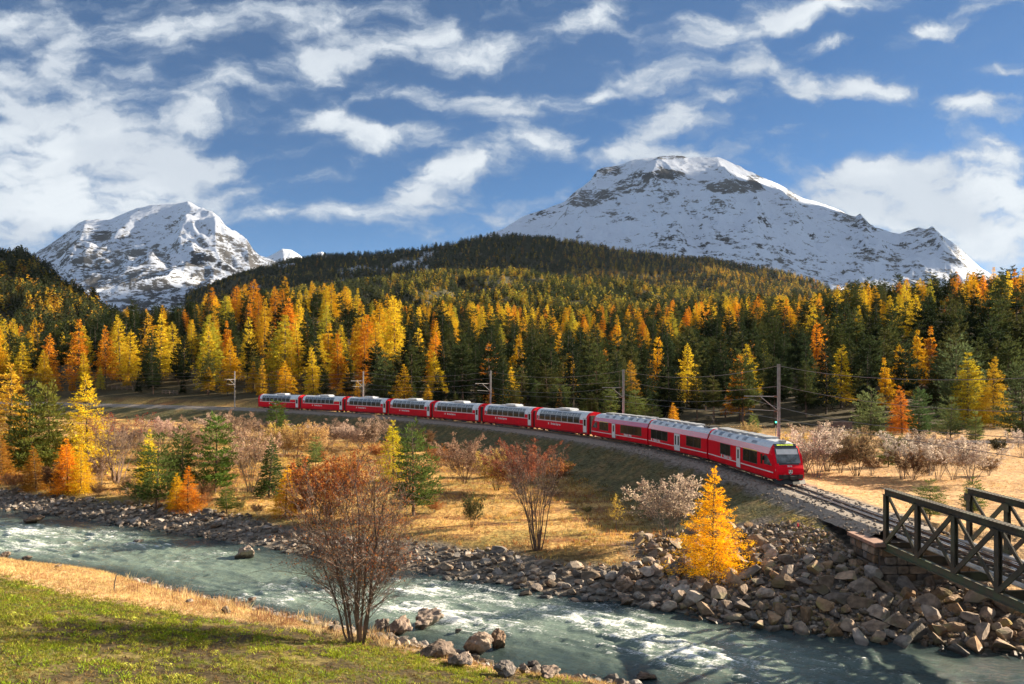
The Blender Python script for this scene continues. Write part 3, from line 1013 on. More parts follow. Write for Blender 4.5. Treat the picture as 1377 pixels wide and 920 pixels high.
def conifer(name, seed, H=10.0, rad=.24, bare=.12, nbr=150, per=16, cl=.55, cw=.16, droop=.15, shape=.85, lump=.25, bark=None, tuft=0.0, limbs=True, spread=.22, rough=.25, trunk_r=.017):
    """a conifer: (trunk with limbs, crown of many small sprays set along the limbs)"""
    g = np.random.RandomState(seed)
    f = np.sort(1 - g.rand(nbr) ** .62)                # more limbs low down
    h = H * (bare + (1 - bare) * f)
    az = np.arange(nbr) * 2.399 + g.normal(0, .5, nbr)
    prof = (1 - f) ** shape
    if tuft > 0:                                       # rounded crown: limbs shorten again low down
        prof = prof ** .5 * (1 - tuft * (1 - np.minimum(f / .3, 1)) ** 1.5) * .85
    side = 1 + lump * np.sin(az * 1.0 + g.rand() * 6) + lump * np.sin(az * 2 + h * .9 + g.rand() * 6) * .7
    Lb = H * rad * prof * side * (1 - rough + 2 * rough * g.rand(nbr)) + .04 * H * (1 - f) * .5 + .012 * H
    rise = np.interp(f, [0, .5, .85, 1], [-droop, -droop * .3, .35, 1.1]) + g.normal(0, .12, nbr)
    D = unit(np.stack([np.cos(az), np.sin(az), rise], 1))
    A0 = np.stack([0 * h, 0 * h, h], 1)
    lean = np.stack([.012 * H * np.sin(h / H * 3 + seed), .012 * H * np.cos(h / H * 2.3 + seed), 0 * h], 1)
    A0 = A0 + lean
    # sprays along each limb
    m = np.maximum(3, (per * (.35 + Lb / (H * rad)) * .8).astype(int))
    bi = np.repeat(np.arange(nbr), m)
    n = len(bi)
    t_ = .12 + .9 * g.rand(n) ** .75
    sag = -droop * .5 * t_ ** 2 * Lb[bi] + .10 * (t_ ** 3) * Lb[bi]
    sd = unit(np.cross(D[bi], np.array([[0, 0, 1.0]])))
    off = g.normal(0, 1, n) * spread * Lb[bi] * (1.1 - t_ * .8)
    P = A0[bi] + D[bi] * (Lb[bi] * t_)[:, None] + sd * off[:, None]
    P[:, 2] += sag + g.normal(0, .035, n) * Lb[bi]
    dirs = D[bi] * .7 + sd * np.sign(off)[:, None] * .55 + g.normal(0, .38, (n, 3)) + np.array([[0, 0, .12 + .5 * (tuft > 0)]])
    sc = H / 10.0
    L = cl * sc * (.6 + .8 * g.rand(n))
    parts = [cards(P, dirs, L, cw * sc * (.7 + .6 * g.rand(n)), g)]
    k = 10                                             # leader
    parts.append(cards(np.stack([g.normal(0, .01 * H, k), g.normal(0, .01 * H, k), H * (.93 + .06 * g.rand(k))], 1) + lean[-1], np.stack([g.normal(0, .4, k), g.normal(0, .4, k), np.ones(k)], 1), cl * sc * .8, cw * sc * .7, g))
    crown = cards_mesh(name + '_crown', parts, m_needle, g)
    # trunk
    zt = np.linspace(-.06 * H, H * .985, 9)
    ct = np.stack([.012 * H * np.sin(zt / H * 3 + seed), .012 * H * np.cos(zt / H * 2.3 + seed), zt], 1)
    rr = trunk_r * H * np.clip(1 - zt / H, .06, 1.1) ** .9
    segs = np.concatenate([ct[:-1], ct[1:], rr[:-1, None], rr[1:, None]], 1)
    V1, F1 = sticks(segs, 6)
    if limbs:
        sel = np.arange(0, nbr, 2)
        ls = np.concatenate([A0[sel], A0[sel] + D[sel] * (Lb[sel] * .75)[:, None], np.full((len(sel), 1), .0028 * H), np.full((len(sel), 1), .0008 * H)], 1)
        V2, F2 = sticks(ls, 3)
        trunk = mesh(name + '_trunk', np.vstack([V1, V2]), np.vstack([F1, F2 + len(V1)]), bark or m_bark)
    else:
        trunk = mesh(name + '_trunk', V1, F1, bark or m_bark)
    return trunk, crown


def broad(name, seed, H=6.0, stems=9, spread=.35, sub=9, twigs=5, leaves=5, leaf=.11, bark=None, stem_r=.045, first=.3, up=.6, leafy_from=.3, single=False, fork=.35, tw_r=.006, arch=.0, leaf_top=0.0):
    """a leaf-shedding shrub or small tree: (stems, branches and twigs; what leaves are left)"""
    g = np.random.RandomState(seed)
    segs, tips, tdir, ths = [], [], [], []
    for s in range(stems):
        az = 2 * PI * (s + .7 * g.rand()) / stems
        lean = spread * (.25 + .95 * g.rand())
        if single:
            lean *= .35
        hs = H * (.72 + .3 * g.rand())
        out = np.array([math.cos(az), math.sin(az), 0])
        p = out * (.0 if single else .05 + .10 * g.rand()) * H * .25
        p[2] = -.04 * H
        nseg = 7
        pts = [p]
        wv = g.normal(0, .05, (nseg, 3))
        for i in range(nseg):
            tt = (i + 1) / nseg
            st_ = out * lean * hs / nseg * (.5 + 1.0 * tt - arch * tt * .5) + np.array([0, 0, hs / nseg * (1 - .25 * lean * tt - arch * tt * .5)])
            pts.append(pts[-1] + st_ + wv[i] * hs / nseg * 1.6)
        pts = np.array(pts)
        rad_ = stem_r * (H / 6) * (.7 + .5 * g.rand()) * np.linspace(1.15, .12, nseg + 1)
        for i in range(nseg):
            segs.append(np.concatenate([pts[i], pts[i + 1], [rad_[i], rad_[i + 1]]]))
        for j in range(sub):
            t0 = first + (1 - first) * (j + g.rand()) / sub
            x = t0 * nseg
            i = min(int(x), nseg - 1)
            b0 = pts[i] + (pts[i + 1] - pts[i]) * (x - i)
            sd = unit(pts[i + 1] - pts[i])
            rnd = unit(g.normal(size=3))
            d1 = unit(sd * up + (rnd - sd * rnd.dot(sd)) * .9 + out * .25 + np.array([0, 0, .12]))
            L1 = H * fork * (1.08 - t0 * .75) * (.6 + .6 * g.rand())
            r1 = .42 * np.interp(x, np.arange(nseg + 1), rad_)
            mid = b0 + d1 * L1 * .5
            d1b = unit(d1 + g.normal(0, .18, 3) + np.array([0, 0, .15]))
            end = mid + d1b * L1 * .5
            segs.append(np.concatenate([b0, mid, [r1, r1 * .65]]))
            segs.append(np.concatenate([mid, end, [r1 * .65, tw_r * .7]]))
            for q in range(twigs):
                t2 = .2 + .8 * (q + g.rand()) / twigs
                c0 = b0 + d1 * L1 * t2 if t2 < .5 else mid + d1b * L1 * (t2 - .5)
                dm = d1 if t2 < .5 else d1b
                d2 = unit(dm * .8 + g.normal(0, .55, 3) + np.array([0, 0, .2]))
                L2 = L1 * (.28 + .4 * g.rand())
                c1 = c0 + d2 * L2
                segs.append(np.concatenate([c0, c1, [tw_r * 1.2, tw_r * .4]]))
                for w in range(leaves):
                    tips.append(c0 + d2 * L2 * (.25 + .8 * g.rand()) + g.normal(0, .05, 3) * H / 6)
                    tdir.append(d2 * .4 + g.normal(0, .7, 3))
                for w in range(2):
                    c2 = c0 + d2 * L2 * (.3 + .5 * g.rand())
                    d3 = unit(d2 + g.normal(0, .6, 3))
                    segs.append(np.concatenate([c2, c2 + d3 * L2 * .55, [tw_r * .7, tw_r * .3]]))
    V, F = sticks(np.array(segs), 3)
    wood = mesh(name + '_stem', V, F, bark or m_bark)
    P = np.array(tips)
    keep = (P[:, 2] > leafy_from * H) & (g.rand(len(P)) < 1 - leaf_top * (1 - P[:, 2] / H))
    P, Dv = P[keep], np.array(tdir)[keep]
    n = len(P)
    crown = cards_mesh(name + '_crown', [cards(P, Dv, leaf * (.6 + .8 * g.rand(n)), leaf * .6 * (.7 + .6 * g.rand(n)), g)], m_leaf, g)
    return wood, crown


# prototypes, ten metres tall (conifers) and six metres tall (shrubs): scaled where they stand
LARCH = [conifer('larch', 100 + i, rad=(.20, .22, .17, .24, .19)[i], bare=.10 + .03 * i, nbr=160, per=30, cl=.38, cw=.095, droop=.2, lump=.22, shape=.85, rough=.38) for i in range(5)]
HERO_LARCH = conifer('hero_larch', 131, rad=.36, bare=.02, nbr=320, per=100, cl=.20, cw=.042, droop=.12, lump=.10, shape=1.0, rough=.42, spread=.24)
NEAR_LARCH = [conifer('near_larch', 140 + i, rad=(.22, .25, .27)[i], bare=.05, nbr=240, per=60, cl=.27, cw=.062, droop=.14, lump=.16, shape=.82, rough=.34, spread=.28) for i in range(3)]
PINE = [conifer('pine', 200 + i, rad=(.19, .22, .17, .21, .20)[i], bare=(.22, .30, .18, .38, .26)[i], nbr=120, per=36, cl=.44, cw=.125, droop=.05, lump=.25, shape=.65, tuft=.45, bark=m_bark_pine, rough=.4) for i in range(5)]
NEAR_PINE = [conifer('near_pine', 240 + i, rad=(.27, .31, .24)[i], bare=(.10, .14, .06)[i], nbr=150, per=46, cl=.40, cw=.10, droop=.0, lump=.22, shape=.62, tuft=.35, bark=m_bark_pine, rough=.35) for i in range(3)]
SPRUCE = [conifer('spruce', 300 + i, rad=(.17, .15, .19)[i], bare=.08 + .05 * i, nbr=160, per=30, cl=.38, cw=.11, droop=.35, lump=.14, shape=.85, rough=.25) for i in range(3)]
FAR_LARCH = [conifer('far_larch', 400 + i, rad=.20, bare=.08, nbr=34, per=5, cl=1.3, cw=.75, droop=.2, lump=.2, limbs=False)[1] for i in range(3)]
FAR_PINE = [conifer('far_pine', 420 + i, rad=.18, bare=.12, nbr=34, per=5, cl=1.3, cw=.8, droop=.1, lump=.2, shape=.7, limbs=False)[1] for i in range(3)]
ALDER = broad('alder', 501, stems=13, spread=.27, sub=22, twigs=8, leaves=3, leaf=.06, bark=m_bark_alder, stem_r=.042, first=.2, up=.62, leafy_from=.34, fork=.34, tw_r=.0048, leaf_top=.7)
RED_ALDER = broad('red_alder', 502, stems=14, spread=.28, sub=13, twigs=7, leaves=3, leaf=.085, bark=m_bark_alder, stem_r=.04, first=.42, up=.9, leafy_from=.70, fork=.26, tw_r=.007, leaf_top=.9)
BUSH = [broad('bush', 510 + i, stems=(12, 16, 10)[i], spread=(.5, .62, .4)[i], sub=11, twigs=7, leaves=(9, 8, 12)[i], leaf=.14, bark=(m_bark, m_bark_alder, m_bark)[i], stem_r=.03, first=.25, up=.9, leafy_from=.18, fork=.34, tw_r=.009) for i in range(3)]
PALE = [broad('pale_bush', 520 + i, stems=(10, 8)[i], spread=(.4, .45)[i], sub=11, twigs=7, leaves=9, leaf=.13, bark=m_bark_grey, stem_r=.035, first=.3, up=.8, leafy_from=(.35, .45)[i], fork=.32, tw_r=.008) for i in range(2)]
BIRCH = broad('birch', 530, stems=2, single=True, spread=.3, sub=16, twigs=5, leaves=5, leaf=.15, bark=m_bark_grey, stem_r=.05, first=.3, up=.6, leafy_from=.3, fork=.3)

YEL, GLD, ORG, RUS, LIM = (.72, .42, .03), (.70, .33, .02), (.62, .21, .02), (.42, .13, .02), (.36, .33, .03)
GRN, DGR, OLV, SPG = (.075, .11, .028), (.05, .075, .026), (.13, .15, .035), (.04, .06, .028)
PNK, TAN, WHT, RED, BRN = (.40, .27, .20), (.44, .28, .13), (.72, .60, .50), (.36, .06, .035), (.24, .13, .065)
COUNT = {}


def plant(name, pr, label, cat, px=None, py=None, htop=None, color=GRN, group=None, pos=None, height=None, width=1.0, H=10.0, rotz=None, trunk='trunk'):
    """stand a plant on the land: px, py its foot in the photograph, htop the row of its top"""
    if pos is None:
        pos = at(px, py)
        height = (py - htop) / FPX * pos[1]
    s = height / H
    o = thing(name, label, cat, (pos[0], pos[1], pos[2] - .02), random.uniform(0, 2 * PI) if rotz is None else rotz, group, (s * width, s * width, s))
    o.rotation_euler.x, o.rotation_euler.y = random.gauss(0, .022), random.gauss(0, .022)
    link(trunk, pr[0], o)
    c = link('crown', pr[1], o)
    c.color = (*color, 1)
    return o


G1 = 'trees and shrubs on the meadow by the river'
# the bank on the left, from the edge of the picture
for nm, pr, lab, cat, px, py, ht, colr, wd in (
    ('larch', NEAR_LARCH[0], 'gold larch cut by the left edge of the photo, above the river', 'larch', 10, 640, 490, (.56, .34, .035), 1.15),
    ('larch', NEAR_LARCH[1], 'small orange larch low at the left edge beside the gold larch', 'larch', 2, 652, 586, (.48, .22, .04), 1.1),
    ('pine', NEAR_PINE[0], 'green pine between the gold edge larch and the bright yellow larch', 'pine', 40, 642, 515, OLV, 1.0),
    ('pine', NEAR_PINE[2], 'olive pine with yellowed top just left of the tall yellow larch', 'pine', 64, 640, 517, (.20, .19, .04), 1.05),
    ('larch', NEAR_LARCH[2], 'tall bright yellow larch, the tallest on the left river bank', 'larch', 115, 636, 504, (.70, .50, .03), 1.0),
    ('larch', NEAR_LARCH[0], 'rusty orange larch at the foot of the olive pine', 'larch', 48, 662, 600, (.42, .19, .03), 1.2),
    ('larch', NEAR_LARCH[1], 'bright orange larch in front of the tall yellow larch', 'larch', 91, 664, 590, (.72, .27, .02), 1.2),
    ('larch', NEAR_LARCH[2], 'small yellow larch touching the bright orange larch', 'larch', 110, 664, 598, (.70, .42, .02), 1.0),
    ('shrub', BUSH[0], 'pinkish bare shrub at the right foot of the yellow larch', 'shrub', 135, 652, 604, PNK, 1.0),
    ('shrub', RED_ALDER, 'many stemmed shrub with dark red top beside the yellow larch', 'shrub', 157, 650, 552, (.40, .07, .04), 1.15),
    ('shrub', BUSH[2], 'dull brown bush low between the orange larches', 'shrub', 70, 664, 622, BRN, 1.1),
    ('shrub', PALE[0], 'round pale pink bush in front of the far embankment', 'shrub', 218, 602, 553, (.56, .38, .31), 1.2),
    ('larch', NEAR_LARCH[0], 'yellow topped larch behind the dark pine near the bank', 'larch', 200, 655, 578, (.62, .48, .04), 1.0),
    ('pine', NEAR_PINE[1], 'broad dark pine leaning over the stony bank left of the big pine', 'pine', 212, 684, 588, (.07, .095, .025), 1.25),
    ('pine', NEAR_PINE[0], 'green pine squeezed between the dark pine and the big pine', 'pine', 246, 664, 575, GRN, 1.0),
    ('pine', NEAR_PINE[2], 'big full green pine in the middle of the left bank', 'pine', 289, 664, 560, (.10, .155, .03), 1.15),
    ('larch', NEAR_LARCH[1], 'small yellow larch under the dark pine', 'larch', 238, 686, 636, (.70, .40, .02), 1.1),
    ('larch', NEAR_LARCH[2], 'small orange larch beside the small yellow one under the dark pine', 'larch', 253, 688, 628, (.62, .22, .02), 1.1),
    ('pine', NEAR_PINE[1], 'knee high young pine on the bank in front of the big pine', 'pine', 304, 690, 652, (.10, .14, .03), 1.3),
    ('shrub', PALE[1], 'tall bare pinkish tree with several pale trunks', 'shrub', 337, 662, 566, (.50, .33, .22), 1.0),
    ('spruce', SPRUCE[0], 'slender dark spruce right of the pale trunks', 'spruce', 362, 670, 586, (.065, .10, .03), 1.2),
    ('larch', NEAR_LARCH[0], 'amber larch in front of the slender spruce', 'larch', 385, 694, 626, (.66, .36, .02), 1.2),
    ('shrub', BUSH[1], 'pinkish brown shrub behind the big pine', 'shrub', 268, 618, 560, (.42, .28, .18), 1.1),
    ('shrub', BUSH[0], 'greyish twiggy shrub against the embankment behind the pale trunks', 'shrub', 318, 612, 552, (.42, .28, .19), 1.1),
    ('pine', NEAR_PINE[2], 'bushy green pine standing before the rearmost coach', 'pine', 372, 590, 540, (.105, .15, .035), 1.35),
    ('shrub', BUSH[1], 'orange tan shrub right of the pine by the rearmost coach', 'shrub', 398, 618, 566, (.58, .36, .14), 1.1),
    ('shrub', BUSH[2], 'tan shrub below the second coach from the end', 'shrub', 428, 614, 568, (.55, .36, .18), 1.1),
    ('shrub', PALE[0], 'whitish bush below the gap between second and third coach from the end', 'shrub', 466, 602, 566, (.66, .50, .40), 1.1),
    ('shrub', BUSH[0], 'brownish pink shrub left of the yellow larch in the middle meadow', 'shrub', 500, 606, 560, (.40, .28, .20), 1.15),
    ('pine', NEAR_PINE[0], 'dark young pine among the tan shrubs above the rust bush', 'pine', 408, 652, 612, (.06, .09, .03), 1.3),
    ('pine', NEAR_PINE[1], 'light green young pine beneath the tan shrubs', 'pine', 425, 628, 590, (.13, .17, .05), 1.2),
    ('shrub', BUSH[2], 'rust red bush left behind the big riverside alder', 'shrub', 424, 706, 614, (.42, .14, .04), 1.0),
    ('shrub', BUSH[0], 'second rust red bush directly behind the big riverside alder', 'shrub', 462, 690, 606, (.48, .17, .05), 1.05),
    ('larch', NEAR_LARCH[1], 'yellow green larch beside a green pine in the middle meadow', 'larch', 528, 648, 565, (.58, .47, .03), 1.0),
    ('pine', NEAR_PINE[0], 'green pine right of the yellow green larch', 'pine', 556, 694, 568, (.10, .14, .035), 1.05),
    ('shrub', BUSH[1], 'twiggy pink brown shrub on the open meadow', 'shrub', 625, 650, 584, (.40, .25, .17), 1.1),
    ('shrub', BUSH[0], 'yellowish tan shrub right of the pink brown shrub', 'shrub', 668, 660, 604, (.62, .42, .13), 1.15),
    ('shrub', BUSH[2], 'dark little bush alone on the golden meadow', 'shrub', 634, 710, 662, (.10, .10, .04), .8),
    ('alder', RED_ALDER, 'bare many stemmed alder with dark red top on the meadow edge', 'alder', 722, 740, 592, (.22, .085, .055), .85),
    ('shrub', BUSH[1], 'reddish brown shrub behind the red topped alder', 'shrub', 700, 664, 592, (.36, .12, .07), 1.1),
    ('birch', BIRCH, 'little birch with few yellow leaves in the meadow shade', 'birch', 829, 714, 662, (.66, .45, .08), 1.1),
    ('shrub', PALE[0], 'pale leaved bush left of the glowing yellow larch', 'shrub', 902, 732, 622, (.56, .43, .33), 1.2),
    ('larch', HERO_LARCH, 'glowing yellow larch alone on the rocks before the train', 'larch', 960, 774, 630, (.86, .46, .015), 1.0),
):
    plant(nm, pr, lab, cat, px, py, ht, colr, G1, width=wd, H=10.0 if nm in ('larch', 'pine', 'spruce') else 6.0, trunk='trunk' if nm in ('larch', 'pine', 'spruce', 'birch') else 'stem')

plant('alder', ALDER, 'big bare alder with rust leaves on the near bank', 'alder', 482, 866, 602, (.34, .115, .04), None, H=6.0, trunk='stem', width=1.0)

G2 = 'trees and shrubs beyond the locomotive'
for nm, pr, lab, cat, px, py, ht, colr, wd in (
    ('shrub', PALE[1], 'whitish bush right behind the nose of the train', 'shrub', 1098, 642, 566, (.52, .43, .36), 1.2),
    ('shrub', PALE[0], 'taller grey brown bush behind the whitish one at the train nose', 'shrub', 1112, 634, 554, (.36, .28, .21), 1.2),
    ('shrub', BUSH[0], 'brown round bush in the middle of the bush row', 'shrub', 1152, 640, 574, (.26, .18, .10), 1.25),
    ('pine', NEAR_PINE[2], 'small green pine inside the bush row', 'pine', 1194, 628, 584, (.13, .17, .045), 1.1),
    ('shrub', PALE[1], 'white topped bush left in the pair by the meadow', 'shrub', 1214, 644, 576, (.58, .49, .42), 1.2),
    ('shrub', PALE[0], 'grey brown bush tall behind the white topped ones', 'shrub', 1250, 640, 566, (.34, .25, .19), 1.1),
    ('shrub', PALE[1], 'low white bush before the grey brown one', 'shrub', 1262, 646, 588, (.54, .45, .38), 1.2),
    ('shrub', PALE[0], 'white topped bush furthest right above the bridge', 'shrub', 1306, 652, 576, (.54, .44, .37), 1.15),
    ('shrub', BUSH[2], 'dark low bush behind the meadow at right', 'shrub', 1342, 612, 588, (.06, .06, .03), 1.3),
    ('shrub', PALE[1], 'small whitish bush cut by the right edge of the photo', 'shrub', 1374, 616, 572, (.60, .50, .44), 1.0),
    ('pine', NEAR_PINE[1], 'young pine behind the near end of the bridge truss', 'pine', 1250, 700, 648, (.13, .16, .045), 1.4),
    ('pine', NEAR_PINE[0], 'young pine behind the far bridge truss', 'pine', 1308, 692, 642, (.10, .14, .035), 1.2),
    ('pine', NEAR_PINE[0], 'pine with pale lit top left of the orange larch', 'pine', 1172, 594, 522, (.15, .18, .07), 1.2),
    ('larch', NEAR_LARCH[0], 'single orange larch between two pines beyond the bushes', 'larch', 1212, 584, 520, (.60, .22, .03), 1.2),
    ('pine', NEAR_PINE[2], 'dark green pine right of the orange larch', 'pine', 1237, 590, 524, (.07, .11, .04), 1.2),
    ('pine', NEAR_PINE[1], 'smaller pine with pale tip above the white bushes', 'pine', 1279, 594, 538, (.13, .16, .06), 1.2),
    ('pine', NEAR_PINE[0], 'tall pale tipped pine behind the pair of yellow larches', 'pine', 1284, 570, 454, (.12, .15, .065), 1.05),
    ('larch', NEAR_LARCH[1], 'yellow larch left of the right hand pair', 'larch', 1304, 572, 474, (.50, .38, .03), 1.1),
    ('larch', NEAR_LARCH[2], 'yellow larch right of the pair with bright tip', 'larch', 1337, 574, 482, (.58, .36, .03), .95),
    ('pine', NEAR_PINE[1], 'young pine under the yellow larches', 'pine', 1312, 598, 556, (.15, .19, .06), 1.0),
    ('pine', NEAR_PINE[2], 'pine cut by the right edge of the photo', 'pine', 1374, 592, 490, (.10, .13, .055), 1.1),
    ('shrub', BUSH[1], 'small tan bush behind the roof of the second railcar', 'shrub', 1008, 592, 566, (.50, .36, .16), 1.0),
    ('pine', NEAR_PINE[0], 'small light pine behind the roof of the leading railcar', 'pine', 1014, 588, 556, (.17, .21, .06), 1.2),
):
    plant(nm, pr, lab, cat, px, py, ht, colr, G2, width=wd, H=10.0 if nm in ('larch', 'pine') else 6.0, trunk='trunk' if nm in ('larch', 'pine') else 'stem')

G3 = 'trees just behind the train'
for nm, pr, lab, cat, px, py, ht, colr, wd in (
    ('larch', NEAR_LARCH[0], 'bright yellow larch behind the middle coaches', 'larch', 688, 556, 494, (.68, .45, .03), 1.1),
    ('pine', NEAR_PINE[0], 'full green pine behind the third coach', 'pine', 518, 545, 474, (.09, .11, .04), 1.15),
    ('pine', NEAR_PINE[2], 'small pine right of the yellow larch behind the coaches', 'pine', 721, 556, 512, (.10, .13, .045), 1.1),
    ('pine', NEAR_PINE[1], 'green pine behind the last panorama coach', 'pine', 752, 562, 512, (.12, .145, .045), 1.2),
    ('pine', NEAR_PINE[0], 'light green young pine behind the coupling of coach and railcar', 'pine', 790, 566, 526, (.17, .19, .05), 1.3),
    ('pine', NEAR_PINE[2], 'light green pine left of the mast behind the third railcar', 'pine', 820, 570, 524, (.17, .20, .055), 1.3),
    ('pine', NEAR_PINE[1], 'light green pine right of the mast behind the third railcar', 'pine', 856, 572, 528, (.15, .18, .05), 1.25),
    ('pine', NEAR_PINE[0], 'small pine last in the light green row', 'pine', 878, 574, 540, (.14, .17, .05), 1.2),
    ('larch', NEAR_LARCH[2], 'orange larch behind the catenary mast over the railcar', 'larch', 848, 556, 486, (.46, .25, .03), 1.1),
    ('larch', NEAR_LARCH[1], 'tiny orange larch peeping over the second railcar roof', 'larch', 906, 580, 542, (.72, .36, .03), 1.1),
):
    plant(nm, pr, lab, cat, px, py, ht, colr, G3, width=wd, H=10.0)

# low growth that fills the left meadow and the bank
fill = [
    ('tan', TAN), ('pinkish', PNK), ('brown', BRN), ('rusty', (.44, .18, .06)), ('olive', (.16, .15, .05)), ('whitish', (.62, .46, .36)), ('yellowish', (.60, .42, .12))]
FILL = ((178, 600, 26, 1, 'behind the dark red topped shrub'), (196, 622, 34, 0, 'left of the round pale pink bush'), (240, 596, 28, 1, 'right of the round pale pink bush'), (292, 590, 36, 5, 'above the big full pine'),
        (345, 592, 34, 1, 'behind the tall bare pinkish tree'), (305, 636, 40, 1, 'between the big pine and the pale trunks'), (328, 640, 30, 0, 'at the foot of the pale trunks'), (352, 622, 44, 0, 'left of the slender spruce'),
        (384, 612, 44, 6, 'right of the slender spruce'), (412, 602, 34, 5, 'under the second coach from the end'), (445, 600, 36, 1, 'between the tan shrub and the whitish bush'), (452, 620, 26, 0, 'in the grass below the whitish bush'),
        (484, 604, 40, 5, 'right of the whitish bush'), (508, 620, 24, 3, 'left foot of the yellow green larch'), (515, 592, 28, 1, 'under the third coach from the end'), (574, 606, 30, 2, 'against the embankment right of the green pine'),
        (592, 628, 30, 3, 'left of the twiggy pink brown shrub'), (646, 640, 24, 6, 'between the pink brown and yellowish shrubs'), (690, 640, 36, 3, 'behind the red topped alder to the left'), (748, 650, 34, 3, 'right of the red topped alder'),
        (20, 664, 34, 3, 'at the left edge above the stones'), (132, 668, 20, 2, 'on the stones below the yellow larch'), (170, 664, 26, 2, 'at the foot of the dark red topped shrub'), (188, 676, 30, 4, 'left foot of the broad dark pine'),
        (268, 684, 22, 3, 'right of the two small larches'), (278, 676, 30, 2, 'under the big full pine'), (322, 688, 16, 4, 'right of the knee high pine'), (346, 694, 20, 2, 'by the stones below the slender spruce'), (404, 694, 26, 3, 'left of the first rust red bush'),
        (444, 704, 34, 3, 'between the two rust red bushes'), (398, 660, 34, 4, 'behind the amber larch'), (372, 640, 28, 6, 'right of the slender spruce lower down'), (230, 640, 34, 4, 'behind the small larches'), (150, 612, 40, 1, 'between yellow larch and red shrub'),
        (90, 630, 44, 4, 'behind the bright orange larch'), (30, 610, 40, 0, 'behind the edge pines'), (584, 690, 18, 3, 'right foot of the green meadow pine'), (760, 640, 22, 6, 'on the shaded edge of the meadow'), (640, 680, 12, 6, 'on the open golden meadow'),
        (790, 690, 10, 4, 'in the shaded meadow left of the little birch'), (1070, 612, 30, 6, 'left behind the train nose'), (1130, 636, 40, 2, 'left of the brown round bush'), (1172, 640, 34, 2, 'right of the brown round bush'), (1228, 646, 44, 2, 'between the white topped bushes'),
        (1282, 646, 46, 2, 'before the tallest grey brown bush'), (1330, 640, 26, 2, 'right of the last white topped bush'), (1206, 612, 30, 4, 'behind the white topped bush'), (1082, 636, 50, 5, 'half hidden behind the train nose'), (1142, 606, 34, 4, 'behind the brown bush by the timber'))
for k_, (px, py, hp, ci, wh) in enumerate(FILL):
    nm_, cc_ = fill[ci]
    plant('shrub', (BUSH + PALE)[(k_ * 3 + ci) % 5], f'low {nm_} shrub {wh}', 'shrub', px, py, py - hp, cc_, 'low shrubs of the valley floor', width=random.uniform(1.2, 1.6), H=6.0, trunk='stem')
# ------------------------------------------------------------------ railway
def tpoint(s):
    return np.array([np.interp(s, T_S, TRACK[:, 0]), np.interp(s, T_S, TRACK[:, 1])])


def tdir(s):
    d = tpoint(s + .5) - tpoint(s - .5)
    return d / np.linalg.norm(d)


def tnorm(s):                                          # to the left hand of travel (away from the river)
    d = tdir(s)
    return np.array([-d[1], d[0]])


def s_at_y(y):
    return float(np.interp(-y, -TRACK[:, 1], T_S))


m_red = pm('red_paint', (.80, .003, .018), (.74, .003, .016), 1.5, .5, coat=.0, spec=.10, c3=(.64, .006, .018))
m_cant = pm('glossy_red_cantrail', (.66, .006, .05), (.60, .006, .045), 1.5, .3, coat=1.0, spec=.4)
m_cant.node_tree.nodes['Principled BSDF'].inputs['Coat IOR'].default_value = 2.3
m_cant.node_tree.nodes['Principled BSDF'].inputs['Coat Roughness'].default_value = .12
m_wred = pm('red_skirt', (.36, .010, .022), (.30, .01, .02), 2.0, .45, coat=.2)
m_silver = pm('silver_roof', (.78, .79, .80), (.64, .66, .68), 2.2, .38, metal=.25)
m_white = pm('white_paint', (.80, .79, .76), (.72, .71, .68), 3, .45)
m_yel = pm('yellow_stripe', (.75, .50, .05), None, 2, .5)
m_glass = pm('dark_glass', (.018, .018, .016), (.045, .038, .026), .8, .1, spec=.14)
m_rglass = pm('roof_glass', (.10, .13, .16), (.16, .20, .23), .7, .10, spec=.8)
m_cabglass = pm('windscreen', (.05, .06, .062), (.20, .23, .24), 1.3, .06, spec=.5)
m_frame = pm('dark_frame', (.05, .05, .052), None, 2, .5)
m_under = pm('underframe', (.032, .03, .028), (.055, .045, .038), 3, .75, bump=.2)
m_grey = pm('grey_box', (.30, .31, .32), (.42, .43, .44), 4, .5)
m_black = pm('black_front', (.012, .013, .015), None, 2, .25, coat=.4)
m_rail = pm('rail_steel', (.20, .13, .10), (.11, .075, .06), 5, .5, metal=.3)
m_railtop = pm('polished_rail', (.62, .60, .58), None, 5, .22, metal=1.0)
m_sleeper = pm('sleeper_wood', (.09, .075, .065), (.16, .135, .115), 3, .9, bump=.5, vary=.3)
m_ballast = pm('ballast', (.20, .165, .135), (.33, .275, .225), 7, .95, bump=1.0, bscale=12, detail=9)
m_steel_rust = pm('rusty_steel', (.080, .060, .040), (.042, .036, .026), 2.5, .75, bump=.25, bscale=18, c3=(.085, .085, .05))
m_steel_green = pm('weathered_green_paint', (.085, .105, .055), (.11, .085, .055), 1.8, .7, bump=.2, bscale=16)
m_mast = pm('mast_steel', (.36, .345, .335), (.25, .23, .22), 3, .6, metal=.2)
m_wire = pm('wire', (.16, .14, .13), None, 3, .4, metal=.5)
m_concrete = pm('weathered_concrete', (.42, .36, .31), (.30, .24, .20), 2.2, .9, bump=.4)

